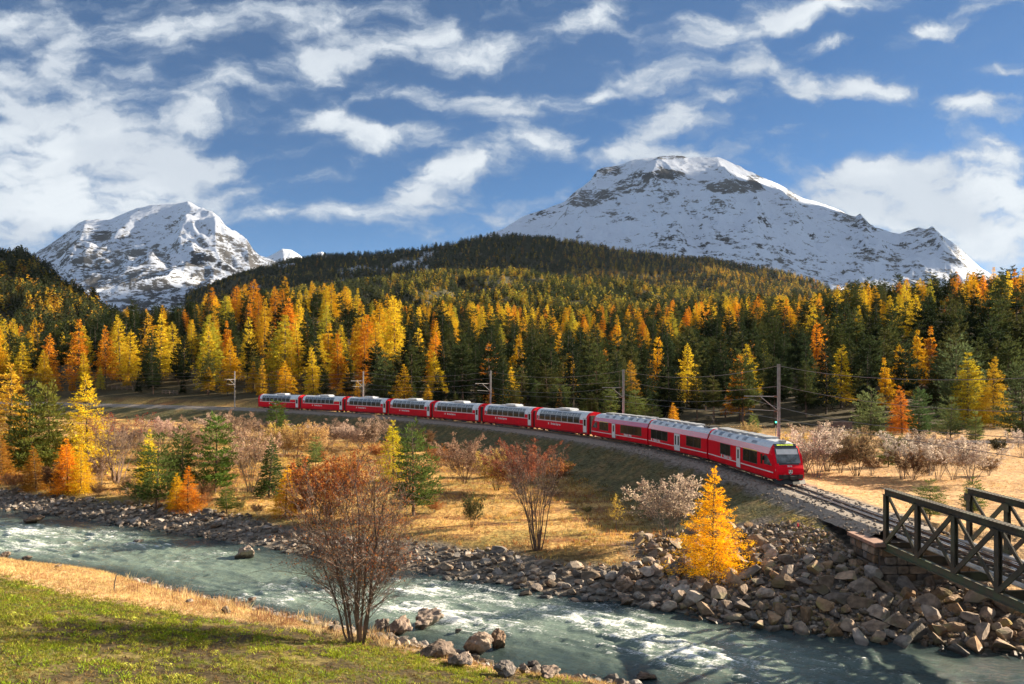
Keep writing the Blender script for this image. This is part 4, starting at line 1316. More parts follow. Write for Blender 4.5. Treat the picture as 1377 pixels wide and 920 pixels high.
# ballast bed
bs = np.concatenate([np.arange(0, s_at_y(130), 2.0), np.arange(s_at_y(130), T_S[-1], .5)])
prof_ = np.array([(-2.75, -.62), (-2.35, -.42), (-1.75, -.17), (-1.3, -.14), (1.3, -.14), (1.75, -.17), (2.35, -.42), (2.75, -.62)])
BV = []
for s in bs:
    p, n_ = tpoint(s), tnorm(s)
    if p[1] < 50.6:
        break
    j = noise2(np.full(8, s * 1.3), prof_[:, 0] * 1.7, 5) * .06
    BV += [(*(p + n_ * (o + j[k_])), z + j[k_] * .4) for k_, (o, z) in enumerate(prof_)]
nb2 = len(BV) // 8
bi = np.arange(nb2 * 8).reshape(nb2, 8)
ballast = link('ballast', mesh('ballast', BV, np.stack([bi[:-1, :-1], bi[1:, :-1], bi[1:, 1:], bi[:-1, 1:]], -1).reshape(-1, 4)[:, ::-1].copy(), m_ballast))
tag(ballast, kind='structure')

track = thing('railway_track', 'metre gauge railway track curving to the steel bridge', 'railway track', (*tpoint(s_at_y(56)), 0))
tl = np.array(track.location)


def sweep(off, w, z0, z1, s0, s1, step):
    ss = np.arange(s0, s1, step)
    V = []
    for s in ss:
        p, n_ = tpoint(s), tnorm(s)
        for o, z in ((-w / 2, z0), (w / 2, z0), (w / 2, z1), (-w / 2, z1)):
            V.append(np.array([*(p + n_ * (off + o)), z]) - tl)
    m = len(ss)
    F = []
    for i in range(m - 1):
        for k_ in range(4):
            F.append((i * 4 + k_, i * 4 + (k_ + 1) % 4, i * 4 + 4 + (k_ + 1) % 4, i * 4 + 4 + k_))
    return V, F


def sweep_mb(*specs):
    mb = MB()
    for sp in specs:
        mb.add(*sweep(*sp))
    return mb


S_END = s_at_y(-12)
for o in (-.5, .5):
    r_ = sweep_mb((o, .13, -.15, -.12, 0, S_END, 1.0), (o, .03, -.12, -.04, 0, S_END, 1.0)).build('rail', m_rail, track)
    sweep_mb((o, .065, -.04, 0.0, 0, S_END, 1.0)).build('rail_head', m_railtop, r_)
for o in (-.30, .30):
    r_ = sweep_mb((o, .10, -.15, -.12, s_at_y(64), S_END, 1.0), (o, .03, -.12, -.04, s_at_y(64), S_END, 1.0)).build('guard_rail', m_rail, track)
    sweep_mb((o, .06, -.04, -.012, s_at_y(64), S_END, 1.0)).build('rail_head', m_railtop, r_)
sl_me = MB().box((0, 0, 0), (.24, 1.9, .16)).mesh('sleeper', m_sleeper)
for s in np.arange(s_at_y(84), s_at_y(6), .62):
    p, d = tpoint(s), tdir(s)
    link('sleeper', sl_me, track, (*(p - tl[:2]), -.232 + (.0 if p[1] < 50 else .012)), (0, 0, math.atan2(d[1], d[0]) + random.gauss(0, .012)))


# ------------------------------------------------------------------ the train
def side_panel(mb, x0, x1, prof, side, off=.012, depth=.03, slant=0.0):
    """a panel lying on the flank: prof = [(y,z)...] upwards, side -1 or +1; x1 leans back by slant at the top"""
    P = np.array(prof, float)
    d = np.gradient(P, axis=0)
    nrm = np.stack([d[:, 1], -d[:, 0]], 1)
    nrm /= np.linalg.norm(nrm, axis=1, keepdims=True)
    o, i_ = P + nrm * off, P - nrm * depth
    n = len(P)
    V = []
    zf = (P[:, 1] - P[0, 1]) / max(P[-1, 1] - P[0, 1], 1e-6)
    for Q in (o, i_):
        for k_ in range(n):
            V.append((x0, Q[k_, 0] * side, Q[k_, 1]))
            V.append((x1 - slant * zf[k_], Q[k_, 0] * side, Q[k_, 1]))
    F = []
    for k_ in range(n - 1):
        a, b, c, d_ = 2 * k_, 2 * k_ + 1, 2 * k_ + 3, 2 * k_ + 2
        F.append((a, b, c, d_) if side < 0 else (d_, c, b, a))
        for e0, e1 in ((a, d_), (b, c)):
            f = (e0, e1, e1 + 2 * n, e0 + 2 * n)
            F.append(f)
    F.append((0, 1, 1 + 2 * n, 2 * n))
    F.append((2 * n - 2, 2 * n - 1, 4 * n - 1, 4 * n - 2))
    return mb.add(V, F)


def cut(prof, z0, z1, n=5):
    """the run of a half profile between two heights"""
    P = np.array(prof, float)
    zs = [z0] + [z for z in P[:, 1] if z0 + .02 < z < z1 - .02] + [z1]
    return [(float(np.interp(z, P[:, 1], P[:, 0])), z) for z in zs]


def shell(mb, prof, x0, x1, caps=(True, True)):
    """whole section between x0 and x1"""
    P = [(-y, z) for y, z in prof] + [(y, z) for y, z in prof[::-1][1:]]
    n = len(P)
    V = [(x, y, z) for x in (x0, x1) for y, z in P]
    F = [(i, n + i, n + i + 1, i + 1) for i in range(n - 1)]
    F.append((0, n - 1, 2 * n - 1, n))
    if caps[0]:
        F.append(tuple(range(n)))
    if caps[1]:
        F.append(tuple(range(2 * n - 1, n - 1, -1)))
    return mb.add(V, F)


def text_mesh(body, size, mat, ext=.004, bold=.0):
    cu = bpy.data.curves.new('lettering', 'FONT')
    cu.body = body
    cu.size = size
    cu.extrude = ext
    cu.offset = bold
    cu.align_x = 'CENTER'
    cu.align_y = 'CENTER'
    o = bpy.data.objects.new('lettering', cu)
    COL.objects.link(o)
    bpy.context.view_layer.update()
    me = bpy.data.meshes.new_from_object(o.evaluated_get(bpy.context.evaluated_depsgraph_get()))
    me.materials.clear()
    me.materials.append(mat)
    bpy.data.objects.remove(o)
    return me


def copy_tree(o, parent=None):
    c = o.copy()
    COL.objects.link(c)
    if parent is not None:
        c.parent = parent
    for ch in o.children:
        copy_tree(ch, c)
    return c


wheel_me = MB().cyl((0, 0, 0), (0, 1, 0), .37, .10, 18).cyl((0, -.07, 0), (0, 1, 0), .40, .03, 18).mesh('wheel', m_under, True)


def bogie(parent, x):
    mb = MB()
    for y in (-.62, .62):
        mb.box((0, y * 1.35, .42), (2.5, .12, .18)).box((-.9, y * 1.4, .42), (.34, .16, .34)).box((.9, y * 1.4, .42), (.34, .16, .34)).cyl((0, y * 1.35, .60), (0, 0, 1), .13, .3, 8)
    mb.box((0, 0, .45), (.5, 1.7, .2))
    bg_ = mb.build('bogie', m_under, parent, loc=(x, 0, 0))
    for dx in (-.9, .9):
        for y in (-.5, .5):
            link('wheel', wheel_me, bg_, (dx, y, .385), (0, 0, 0 if y > 0 else PI))


CP = [(1.20, .42), (1.31, .62), (1.325, 1.0), (1.325, 1.75), (1.32, 2.35), (1.25, 2.72), (1.08, 3.06), (.80, 3.30), (.42, 3.44), (0, 3.48)]
COACH_L = 16.4


def make_coach(first):
    root = thing('panorama_coach', 'x', 'train coach')
    e = 7.9
    mb = MB()
    low = [p for p in CP if p[1] <= 2.35]
    V = []
    shell(mb, CP, -e, -e + .62, (True, False))
    shell(mb, CP, e - .62, e, (False, True))
    shell(mb, low + [(0, 2.36)], -e + .62, e - .62, (False, False))
    mb.build('body', m_red, root)
    up = cut(CP, 2.351, 3.44) + [(0, 3.48)]
    rb = MB()
    shell(rb, up, -e + .62, e - .62, (False, False))
    for x in np.arange(-e + .9, e - .8, 1.45):         # roof ribs
        for sd in (-1, 1):
            side_panel(rb, x - .03, x + .03, cut(CP, 2.8, 3.42), sd, .02)
    rb.build('roof', m_silver, root)
    ac = MB().box((.2, 0, 3.56), (3.4, 1.5, .22)).box((.2, 0, 3.70), (3.0, 1.3, .10)).box((-2.6, 0, 3.52), (.9, .8, .12))
    ac.build('air_conditioner', m_silver, root)
    fb_ = MB()
    n = 7
    x0, x1 = -6.35, 5.55
    if first:
        x0, x1 = -6.35, 4.4
    pw = (x1 - x0) / n
    for sd in (-1, 1):
        side_panel(fb_, x0 - .06, x1 + .06, cut(CP, 1.80, 3.20), sd, .006)
    fb_.build('window_band', m_grey, root)
    for sd in (-1, 1):
        for k_ in range(n):
            a, b = x0 + pw * k_ + .09, x0 + pw * (k_ + 1) - .09
            side_panel(MB(), 0, 1, CP[:2], sd)
            side_panel(MB(), 0, 1, CP[:2], sd)
            w_ = side_panel(MB(), a, b, cut(CP, 1.86, 2.66), sd, .014).build('window', m_glass, root)
            side_panel(MB(), a - .03, b + .03, cut(CP, 2.72, 3.17), sd, .014).build('roof_pane', m_rglass, w_)
        side_panel(MB(), -7.3, 6.5, cut(CP, 1.70, 1.775), sd, .008).build('waist_stripe', m_white, root)
        side_panel(MB(), -7.3, 7.3, cut(CP, .52, .60), sd, .008).build('sill_stripe', m_wred, root)
        side_panel(MB(), 6.49, 7.51, cut(CP, .56, 2.63), sd, .008).build('door_frame', m_frame, root)
        d_ = side_panel(MB(), 6.55, 7.45, cut(CP, .60, 2.58), sd, .016).build('door', m_white, root)
        side_panel(MB(), 6.72, 7.28, cut(CP, 1.55, 2.45), sd, .022).build('door_window', m_glass, d_)
        w_ = side_panel(MB(), -7.15, -6.7, cut(CP, 1.86, 2.5), sd, .014).build('end_window', m_white, root)
        side_panel(MB(), -7.06, -6.79, cut(CP, 1.95, 2.42), sd, .02).build('end_window_glass', m_glass, w_)
        if first:
            side_panel(MB(), 4.6, 6.5, cut(CP, 2.40, 2.50), sd, .01).build('class_stripe', m_yel, root)
        link('lettering', BE_TEXT, root, (-1.3, sd * 1.336, 1.33), (R(90), 0, 0 if sd < 0 else PI))
        link('logo', LOGO, root, (-3.45 if sd < 0 else .9, sd * 1.336, 1.33), (R(90), 0, 0 if sd < 0 else PI))
    MB().box((0, 0, .45), (7.6, 2.1, .42)).box((-2.2, .0, .36), (1.8, 2.3, .36)).box((2.4, 0, .36), (1.4, 2.3, .36)).build('underframe', m_under, root)
    bogie(root, -5.6)
    bogie(root, 5.6)
    for x in (-8.08, 8.08):
        MB().box((x, 0, 1.75), (.42, 2.2, 2.5)).build('gangway', m_under, root)
    return root


m_text = pm('lettering_white', (.80, .78, .74), None, 3, .5)
BE_TEXT = text_mesh('Bernina Express', .44, m_text, bold=.012)
LOGO = MB().box((0, 0, 0), (.26, .26, .008)).mesh('logo', m_text)

S_NOSE = s_at_y(69.6)
AL_L = 16.7
NOSE_OFF = .0


def place_car(root, s_front, L):
    f, r = tpoint(s_front - L * .5 + 5.6), tpoint(s_front - L * .5 - 5.6)
    c, d = (f + r) / 2, f - r
    root.location = (c[0], c[1], 0)
    root.rotation_euler = (0, 0, math.atan2(d[1], d[0]))


# --- the leading three-part railcar
AP = [(1.20, .40), (1.29, .55), (1.325, .95), (1.325, 1.3), (1.325, 2.40), (1.13, 2.92), (.94, 3.20), (.60, 3.40), (0, 3.46)]
RH_TEXT = text_mesh('Rhätische Bahn', .34, m_text, bold=.01)
m_lamp = pm('headlamp', (.85, .80, .70), None, 3, .15)
m_disp, t, b = base_mat('lit_display')
b.inputs['Base Color'].default_value = (.5, .6, .05, 1)
b.inputs['Emission Color'].default_value = (.62, .75, .06, 1)
b.inputs['Emission Strength'].default_value = .35
DISP_TEXT = text_mesh('BERNINA EXPRESS', .17, m_disp, bold=.004)
NUM_TEXT = text_mesh('3512', .20, m_text, bold=.006)


def railcar_shell(root, x0, x1, cab):
    """body and roof; cab adds the raked nose at x1 (x1 = 8.35)"""
    body, roof, front, cant = MB(), MB(), MB(), MB()
    if cab:
        st = [(x0, 3.46, 1.0), (6.0, 3.46, 1.0), (6.55, 3.42, .998), (7.0, 3.26, .985), (7.35, 3.04, .965), (7.7, 2.36, .94), (8.05, 1.62, .90), (8.27, 1.36, .87), (8.34, 1.10, .86)]
    else:
        st = [(x0, 3.46, 1.0), (x1, 3.46, 1.0)]
    P = [(-y, z) for y, z in AP] + [(y, z) for y, z in AP[::-1][1:]]
    n = len(P)
    V = [(x, y * w, min(z, zt - .0 - .05 * (abs(y) / 1.3) ** 2 * (zt < 3.4))) for x, zt, w in st for y, z in P]
    top = [i for i in range(n - 1) if min(P[i][1], P[i + 1][1]) >= 2.92 - 1e-6]
    for k_ in range(len(st) - 1):
        for i in range(n - 1):
            f = (k_ * n + i, (k_ + 1) * n + i, (k_ + 1) * n + i + 1, k_ * n + i + 1)
            tgt = body
            if abs(min(P[i][1], P[i + 1][1]) - 2.40) < 1e-6 and st[k_][0] < 6.9:
                tgt = cant
            if i in top:
                tgt = roof if st[k_][0] < 6.9 else (front if st[k_][0] < 8.0 and min(P[i][1], P[i + 1][1]) >= 3.19 else body)
            tgt.add([V[j] for j in f], [(0, 1, 2, 3)])
        body.add([V[k_ * n], V[k_ * n + n - 1], V[(k_ + 1) * n + n - 1], V[(k_ + 1) * n]], [(0, 1, 2, 3)])
    body.add(V[:n], [tuple(range(n))])
    body.add(V[-n:], [tuple(range(n - 1, -1, -1))])
    body.build('body', m_red, root)
    cant.build('cantrail', m_cant, root)
    for x in np.arange(x0 + .7, (5.9 if cab else x1 - .3), 1.6):
        for sd in (-1, 1):
            side_panel(roof, x - .025, x + .025, cut(AP, 2.95, 3.38), sd, .02)
    roof.build('roof', m_silver, root)
    if front.n:
        front.build('cab_front', m_black, root)


def win(root, sd, a, b, n=2, z0=1.34, z1=2.32, yel=False):
    fr = side_panel(MB(), a - .05, b + .05, cut(AP, z0 - .05, z1 + .05), sd, .006).build('window', m_frame, root)
    pw = (b - a) / n
    for k_ in range(n):
        side_panel(MB(), a + pw * k_ + .04, a + pw * (k_ + 1) - .04, cut(AP, z0, z1), sd, .014).build('pane', m_glass, fr)
    if yel:
        side_panel(MB(), a, b, cut(AP, z1 + .06, z1 + .13), sd, .008).build('class_stripe', m_yel, root)


def door(root, sd, x, w=.95):
    side_panel(MB(), x - w / 2 - .05, x + w / 2 + .05, cut(AP, .52, 2.395), sd, .010).build('door_frame', m_frame, root)
    d_ = side_panel(MB(), x - w / 2, x + w / 2, cut(AP, .55, 2.36), sd, .016).build('door', m_white, root)
    k_ = 2 if w > 1.2 else 1
    for i in range(k_):
        c = x + (i - (k_ - 1) / 2) * w / k_
        side_panel(MB(), c - .17, c + .17, cut(AP, 1.15 if k_ == 2 else 1.35, 2.15), sd, .022).build('door_window', m_glass, d_)


def roof_gear(root, seed, x0, x1):
    g = random.Random(seed)
    mb = MB()
    x = x0
    while x < x1 - 1.2:
        L = g.uniform(1.0, 2.2)
        mb.box((x + L / 2, g.uniform(-.1, .1), 3.52), (L * .9, 1.1, .18))
        for sd in (-1, 1):
            side_panel(MB(), x + .2, x + L * .6, cut(AP, 3.0 + g.uniform(0, .05), 3.2 + g.uniform(0, .12)), sd, .018).build('roof_hatch', pm_hatch, root)
        x += L + g.uniform(.2, .7)
    mb.build('roof_box', m_grey, root)


pm_hatch = pm('roof_hatch_paint', (.16, .19, .23), (.24, .27, .31), 2, .4)
CARS = []
# leading car with the cab
lead = thing('cab_railcar', 'leading red railcar with raked windscreen and lit destination display', 'railcar', group='carriages of the red train')
railcar_shell(lead, -8.1, 8.35, True)
for sd in (-1, 1):
    win(lead, sd, -4.6, -1.9, 2)
    win(lead, sd, 1.35, 4.55, 2, yel=True)
    door(lead, sd, .15)
    side_panel(MB(), -8.05, 7.9, cut(AP, .93, 1.02), sd, .008).build('waist_stripe', m_white, lead)
    cw2 = side_panel(MB(), 6.05, 7.6, [(1.322, 1.5), (1.322, 2.28)], sd, .008, slant=.95).build('cab_side_window', m_cabglass, lead)
    side_panel(MB(), 5.35, 5.75, cut(AP, 1.45, 2.28), sd, .012).build('cab_door_window', m_glass, lead)
    h_ = MB().box((8.02, sd * .98, 1.20), (.34, .34, .16), Matrix.Rotation(sd * R(20), 3, 'Z')).build('headlight', m_lamp, lead)
    MB().box((6.15, sd * 1.42, 2.0), (.10, .16, .36)).build('mirror', m_black, lead)
    link('lettering', RH_TEXT, lead, (-2.6, sd * 1.336, 1.17), (R(90), 0, 0 if sd < 0 else PI))
    link('logo', LOGO, lead, (-2.6 - sd * -1.6, sd * 1.336, 1.17), (R(90), 0, 0 if sd < 0 else PI))
# windscreen, lying on the raked front
def rake(a, b, w0, w1, off):
    """panel across the nose between stations a=(x,z) and b=(x,z)"""
    a, b = np.array(a, float), np.array(b, float)
    d = b - a
    nr = np.array([-d[1], d[0]]) / np.linalg.norm(d)
    nr = nr if nr[0] > 0 else -nr
    o = [(*(p + nr * off * s_)[:1], y, (p + nr * off * s_)[1]) for s_ in (1, -1) for p, w in ((a, w0), (b, w1)) for y in (-w, w)]
    return MB().add([(q[0], q[1], q[2]) for q in o], [(0, 1, 3, 2), (0, 4, 5, 1), (2, 3, 7, 6), (0, 2, 6, 4), (1, 5, 7, 3)])


ws = rake((7.40, 2.94), (8.00, 1.72), 1.0, 1.0, .02).build('windscreen', m_cabglass, lead)
rake((7.46, 2.83), (7.66, 2.42), .90, .90, .026).build('sun_blind', m_white, ws)
wp_ = MB().bar((7.99, -.1, 1.76), (7.78, .55, 2.2), .03, .03).build('wiper', m_black, ws)
dp = rake((7.02, 3.225), (7.32, 3.04), .92, .95, .02).build('display', m_black, lead)
link('display_text', DISP_TEXT, lead, (7.20, 0, 3.155), (R(31.5), 0, R(90)))
MB().box((6.72, 0, 3.42), (.42, .5, .2)).build('top_headlight', m_grey, lead)
link('number', NUM_TEXT, lead, (8.17, 0, 1.50), (R(48), 0, R(90)))
# coat of arms on the nose: shield with quarters
sh = MB().add([(8.352, -.17, 1.22), (8.352, .17, 1.22), (8.352, .17, .98), (8.352, 0, .84), (8.352, -.17, .98)], [(0, 1, 2, 3, 4)]).build('coat_of_arms', m_white, lead)
MB().add([(8.356, -.155, 1.205), (8.356, -.08, 1.205), (8.356, -.08, 1.06), (8.356, -.155, 1.06)], [(0, 1, 2, 3)]).build('black_field', m_black, sh)
MB().add([(8.356, 0.0, 1.205), (8.356, .155, 1.205), (8.356, .155, 1.06), (8.356, 0.0, 1.06)], [(0, 1, 2, 3)]).build('gold_field', m_yel, sh)
m_blue = pm('blue_enamel', (.03, .08, .35), None, 2, .4)
MB().box((8.358, .078, 1.132), (.002, .155, .045)).box((8.358, .078, 1.132), (.003, .04, .145)).build('blue_cross', m_blue, sh)
MB().box((8.357, -.01, .95), (.003, .12, .06)).box((8.357, -.05, .90), (.003, .025, .07)).box((8.357, .03, .90), (.003, .025, .07)).box((8.357, .055, .99), (.003, .04, .06)).build('black_ibex', m_black, sh)
# lower nose: coupler, valance, snow plough
MB().box((8.30, 0, .66), (.30, 2.0, .34)).box((8.55, 0, .62), (.5, .34, .26)).cyl((8.72, .62, .74), (1, 0, 0), .14, .12, 10).cyl((8.72, -.62, .74), (1, 0, 0), .14, .12, 10).bar((8.45, -.9, .8), (8.45, .9, .8), .05, .05).build('coupler', m_under, lead)
pl = MB()
pr_ = [(8.42, .48), (8.62, .34), (8.78, .10)]
for y0, y1, o in ((-1.28, -.64, .0), (-.64, 0, .22), (0, .64, .22), (.64, 1.28, 0)):
    pass
V = []
for x, z in pr_:
    for y, o in ((-1.30, -.45), (-.65, -.10), (0, .08), (.65, -.10), (1.30, -.45)):
        V.append((x + o, y, z))
F = [(r_ * 5 + c, r_ * 5 + c + 1, r_ * 5 + 6 + c, r_ * 5 + 5 + c) for r_ in range(2) for c in range(4)]
pl.add(V, F).add([(v[0] - .05, v[1], v[2]) for v in V], [f[::-1] for f in F])
m_plough = pm('plough_steel', (.02, .02, .021), (.014, .014, .014), 3, .7)
pl.build('snow_plough', m_plough, lead)
MB().box((-.5, 0, .46), (14.8, 2.2, .34)).build('underframe', m_under, lead)
for x in (-5.6, 5.4):
    bogie(lead, x)
roof_gear(lead, 3, -7.6, 5.6)
MB().box((-8.3, 0, 1.75), (.26, 1.6, 2.3)).build('gangway', m_under, lead)
CARS.append((lead, 8.35 + 8.35))

mid_ = thing('middle_railcar', 'middle railcar of the front set with double white door and current collector', 'railcar', group='carriages of the red train')
railcar_shell(mid_, -8.05, 8.05, False)
for sd in (-1, 1):
    win(mid_, sd, -7.2, -2.2, 3)
    win(mid_, sd, 3.0, 6.6, 2)
    door(mid_, sd, .5, 1.5)
    side_panel(MB(), -8.0, 8.0, cut(AP, .93, 1.02), sd, .008).build('waist_stripe', m_white, mid_)
    link('lettering', RH_TEXT, mid_, (-5.4, sd * 1.336, 1.17), (R(90), 0, 0 if sd < 0 else PI))
    link('logo', LOGO, mid_, (-5.4 + sd * 1.6, sd * 1.336, 1.17), (R(90), 0, 0 if sd < 0 else PI))
MB().box((0, 0, .46), (15.4, 2.2, .34)).build('underframe', m_under, mid_)
for x in (-5.6, 5.6):
    bogie(mid_, x)
roof_gear(mid_, 5, -7.6, 4.4)
pt = MB().box((6.3, 0, 3.55), (1.5, 1.3, .08)).bar((5.8, 0, 3.6), (6.9, 0, 4.15), .07, .07).bar((6.9, 0, 4.15), (6.1, 0, 4.62), .05, .05).bar((5.9, -.4, 3.6), (6.85, -.1, 4.1), .035, .035)
for y in (-.5, .5):
    for x in (5.75, 6.85):
        pt.cyl((x, y, 3.50), (0, 0, 1), .07, .16, 8)
pt.bar((6.1, -.75, 4.66), (6.1, .75, 4.66), .06, .05).bar((6.3, -.75, 4.66), (6.3, .75, 4.66), .06, .05)
pt.build('current_collector', m_under, mid_)
for x in (-8.28, 8.28):
    MB().box((x, 0, 1.75), (.48, 2.2, 2.5)).build('gangway', m_under, mid_)
CARS.append((mid_, 16.6))

rear_ = thing('cab_railcar', 'third railcar with its own cab turned to the panorama coaches', 'railcar', group='carriages of the red train')
railcar_shell(rear_, -8.1, 8.35, True)
for sd in (-1, 1):
    win(rear_, sd, 2.6, 5.3, 2, yel=sd > 0)
    win(rear_, sd, -6.6, -1.0, 3)
    door(rear_, sd, 1.0)
    side_panel(MB(), -8.05, 7.9, cut(AP, .93, 1.02), sd, .008).build('waist_stripe', m_white, rear_)
    side_panel(MB(), 6.05, 7.6, [(1.322, 1.5), (1.322, 2.28)], sd, .008, slant=.95).build('cab_side_window', m_cabglass, rear_)
    link('lettering', RH_TEXT, rear_, (-3.0, sd * 1.336, 1.17), (R(90), 0, 0 if sd < 0 else PI))
    MB().box((8.02, sd * .98, 1.20), (.34, .34, .16), Matrix.Rotation(sd * R(20), 3, 'Z')).build('headlight', m_lamp, rear_)
rake((7.44, 2.86), (7.96, 1.80), 1.02, 1.06, .02).build('windscreen', m_cabglass, rear_)
MB().box((8.30, 0, .66), (.30, 2.0, .34)).box((8.5, 0, .62), (.4, .34, .26)).build('coupler', m_under, rear_)
MB().box((-.5, 0, .46), (14.8, 2.2, .34)).build('underframe', m_under, rear_)
for x in (-5.6, 5.4):
    bogie(rear_, x)
roof_gear(rear_, 9, -7.6, 5.6)
CARS.append((rear_, 16.9))
s = S_NOSE
for root, L in CARS[:2]:
    place_car(root, s, L)
    s -= L
f, r = tpoint(s - 16.9 * .5 + 5.6), tpoint(s - 16.9 * .5 - 5.6)
rear_.location = (*((f + r) / 2), 0)
rear_.rotation_euler = (0, 0, math.atan2((r - f)[1], (r - f)[0]))
s -= 16.9
S_REAR_END = s_at_y(208)
n_coach = 7
pitch = (s - (T_S[0] + float(np.interp(-61 + 0, TRACK[:, 0], T_S)))) / n_coach
print('coach pitch', pitch)
coach_a, coach_b = make_coach(False), make_coach(True)
ORD = ('first panorama coach, coupled behind the railcars', 'second panorama coach behind the railcars', 'third panorama coach behind the railcars, left of the reddish bush', 'fourth panorama coach, middle of the row of seven',
       'fifth panorama coach, beside the catenary mast and the big green pine', 'second last panorama coach with a yellow stripe beside the door', 'rearmost panorama coach with a yellow stripe, half behind a bushy pine')
for i in range(n_coach):
    src = coach_b if i >= 5 else coach_a
    c = src if i in (0, 5) else copy_tree(src)
    c['label'] = ORD[i]
    c['group'] = 'carriages of the red train'
    place_car(c, s, pitch)
    s -= pitch

# ------------------------------------------------------------------ steel truss bridge
B0 = tpoint(s_at_y(48.9))
BD = tpoint(s_at_y(24)) - B0
BD /= np.linalg.norm(BD)
bridge = thing('truss_bridge', 'rusty green steel truss railway bridge over the river', 'bridge', (B0[0], B0[1], 0), math.atan2(BD[1], BD[0]))
PANEL, NPAN, HW_, ZB, ZTOP = 3.55, 8, 2.42, -.72, 2.42
def member(nm, mat, parts):
    mb = MB()
    for p in parts:
        mb.bar(*p)
    return mb.build(nm, mat, bridge)


LB = PANEL * NPAN
for sd in (-1, 1):
    y = sd * HW_
    Y = (0, 1, 0)
    # chords: channel built of web and two flanges
    member('top_chord', m_steel_rust, [((-.12, y, ZTOP), (LB + .12, y, ZTOP), .06, .34), ((-.14, y, ZTOP + .185), (LB + .14, y, ZTOP + .185), .46, .03), ((-.14, y, ZTOP - .155), (LB + .14, y, ZTOP - .155), .34, .03)])
    member('bottom_chord', m_steel_green, [((-.25, y, ZB), (LB + .25, y, ZB + .03), .06, .34), ((-.27, y, ZB - .155), (LB + .27, y, ZB - .155), .44, .03), ((-.27, y, ZB + .2), (LB + .27, y, ZB + .2), .22, .03)])
    rv = MB()
    for x in np.arange(0, LB, .30):
        for yy in (-.15, .15):
            rv.box((x, y + yy, ZTOP + .207), (.05, .05, .022))
    tag(rv.build('rivets', m_steel_rust, bridge), kind='stuff')
    for k_ in range(NPAN + 1):
        x = k_ * PANEL
        member('post', m_steel_rust, [((x, y - .09, ZB + .17), (x, y - .09, ZTOP - .14),   .03, .32, (1, 0, 0)), ((x, y + .09, ZB + .17), (x, y + .09, ZTOP - .14), .03, .32, (1, 0, 0)), ((x, y, ZB + .17), (x, y, ZTOP - .14), .15, .04, (1, 0, 0))])
        g_ = MB()
        for z0 in (ZB + .36, ZTOP - .33):
            g_.box((x, y - sd * .125, z0), (.62, .016, .42))
        g_.build('gusset_plate', m_steel_green if k_ % 2 else m_steel_rust, bridge)
        if k_ < NPAN:
            member('diagonal', m_steel_rust, [((x + .12, y + .055, ZTOP - .20), (x + PANEL - .12, y + .055, ZB + .25), .08, .20)])
            member('diagonal', m_steel_green if k_ == 0 else m_steel_rust, [((x + .12, y - .075, ZB + .25), (x + PANEL - .12, y - .075, ZTOP - .20), .08, .25)])
for k_ in range(NPAN + 1):
    x = k_ * PANEL
    member('cross_beam', m_steel_rust, [((x, -HW_ + .13, ZB + .02), (x, HW_ - .13, ZB + .02), .03, .40), ((x, -HW_ + .13, ZB + .235), (x, HW_ - .13, ZB + .235), .2, .025), ((x, -HW_ + .13, ZB - .195), (x, HW_ - .13, ZB - .195), .2, .025)])
for y in (-.55, .55):
    member('stringer', m_steel_rust, [((-.1, y, -.42), (LB + .1, y, -.42), .16, .20)])
for y, r_ in ((-1.35, .09), (-1.62, .06), (1.45, .08)):
    MB().tube([(-4.6 if y == -1.35 else -.3, y, -.22), (LB, y, -.22)], r_, 8).build('cable_duct', pm(f'duct_grey{int(r_*100)}', (.46, .45, .44), (.36, .35, .33), 3, .55, metal=.2), bridge)
m_plank = pm('walkway_plank', (.20, .18, .165), (.30, .27, .25), 2.5, .85, bump=.3, vary=.2)
pk = MB().box((0, 0, 0), (1.16, .30, .05)).mesh('walkway_plank', m_plank)
for x in np.arange(.7, LB - .5, 1.2):
    for y in (1.05, 1.78, 2.08):
        link('walkway_plank', pk, bridge, (x, y, -.36))

# abutment of squared stone
m_stone = pm('abutment_stone', (.20, .15, .11), (.115, .088, .068), 2.6, .92, bump=.7, bscale=9, vary=.3, c3=(.30, .22, .16))
ab = thing('bridge_abutment', 'reddish squared stone abutment under the bridge end', 'abutment', (B0[0], B0[1], 0), math.atan2(BD[1], BD[0]))
MB().box((-1.75, 0, -3.0), (3.4, 5.5, 3.7)).box((-1.75, 0, -.98), (3.3, 5.2, .5)).build('core', pm('mortar', (.12, .095, .075), (.08, .06, .05), 4, .95), ab)
gs = random.Random(4)
stone_mes = []
for v in range(6):
    bm = bmesh.new()
    bmesh.ops.create_cube(bm, size=1.0)
    bmesh.ops.subdivide_edges(bm, edges=bm.edges, cuts=1, use_grid_fill=True)
    for vtx in bm.verts:
        o = sum(abs(c) > .49 for c in vtx.co)
        vtx.co *= {3: .93, 2: .97, 1: 1.03}.get(o, 1)
        vtx.co += Vector((gs.uniform(-.025, .025), gs.uniform(-.025, .025), gs.uniform(-.025, .025)))
    me = bpy.data.meshes.new('stone')
    bm.to_mesh(me)
    bm.free()
    me.materials.append(m_stone)
    stone_mes.append(me)
ch = .46
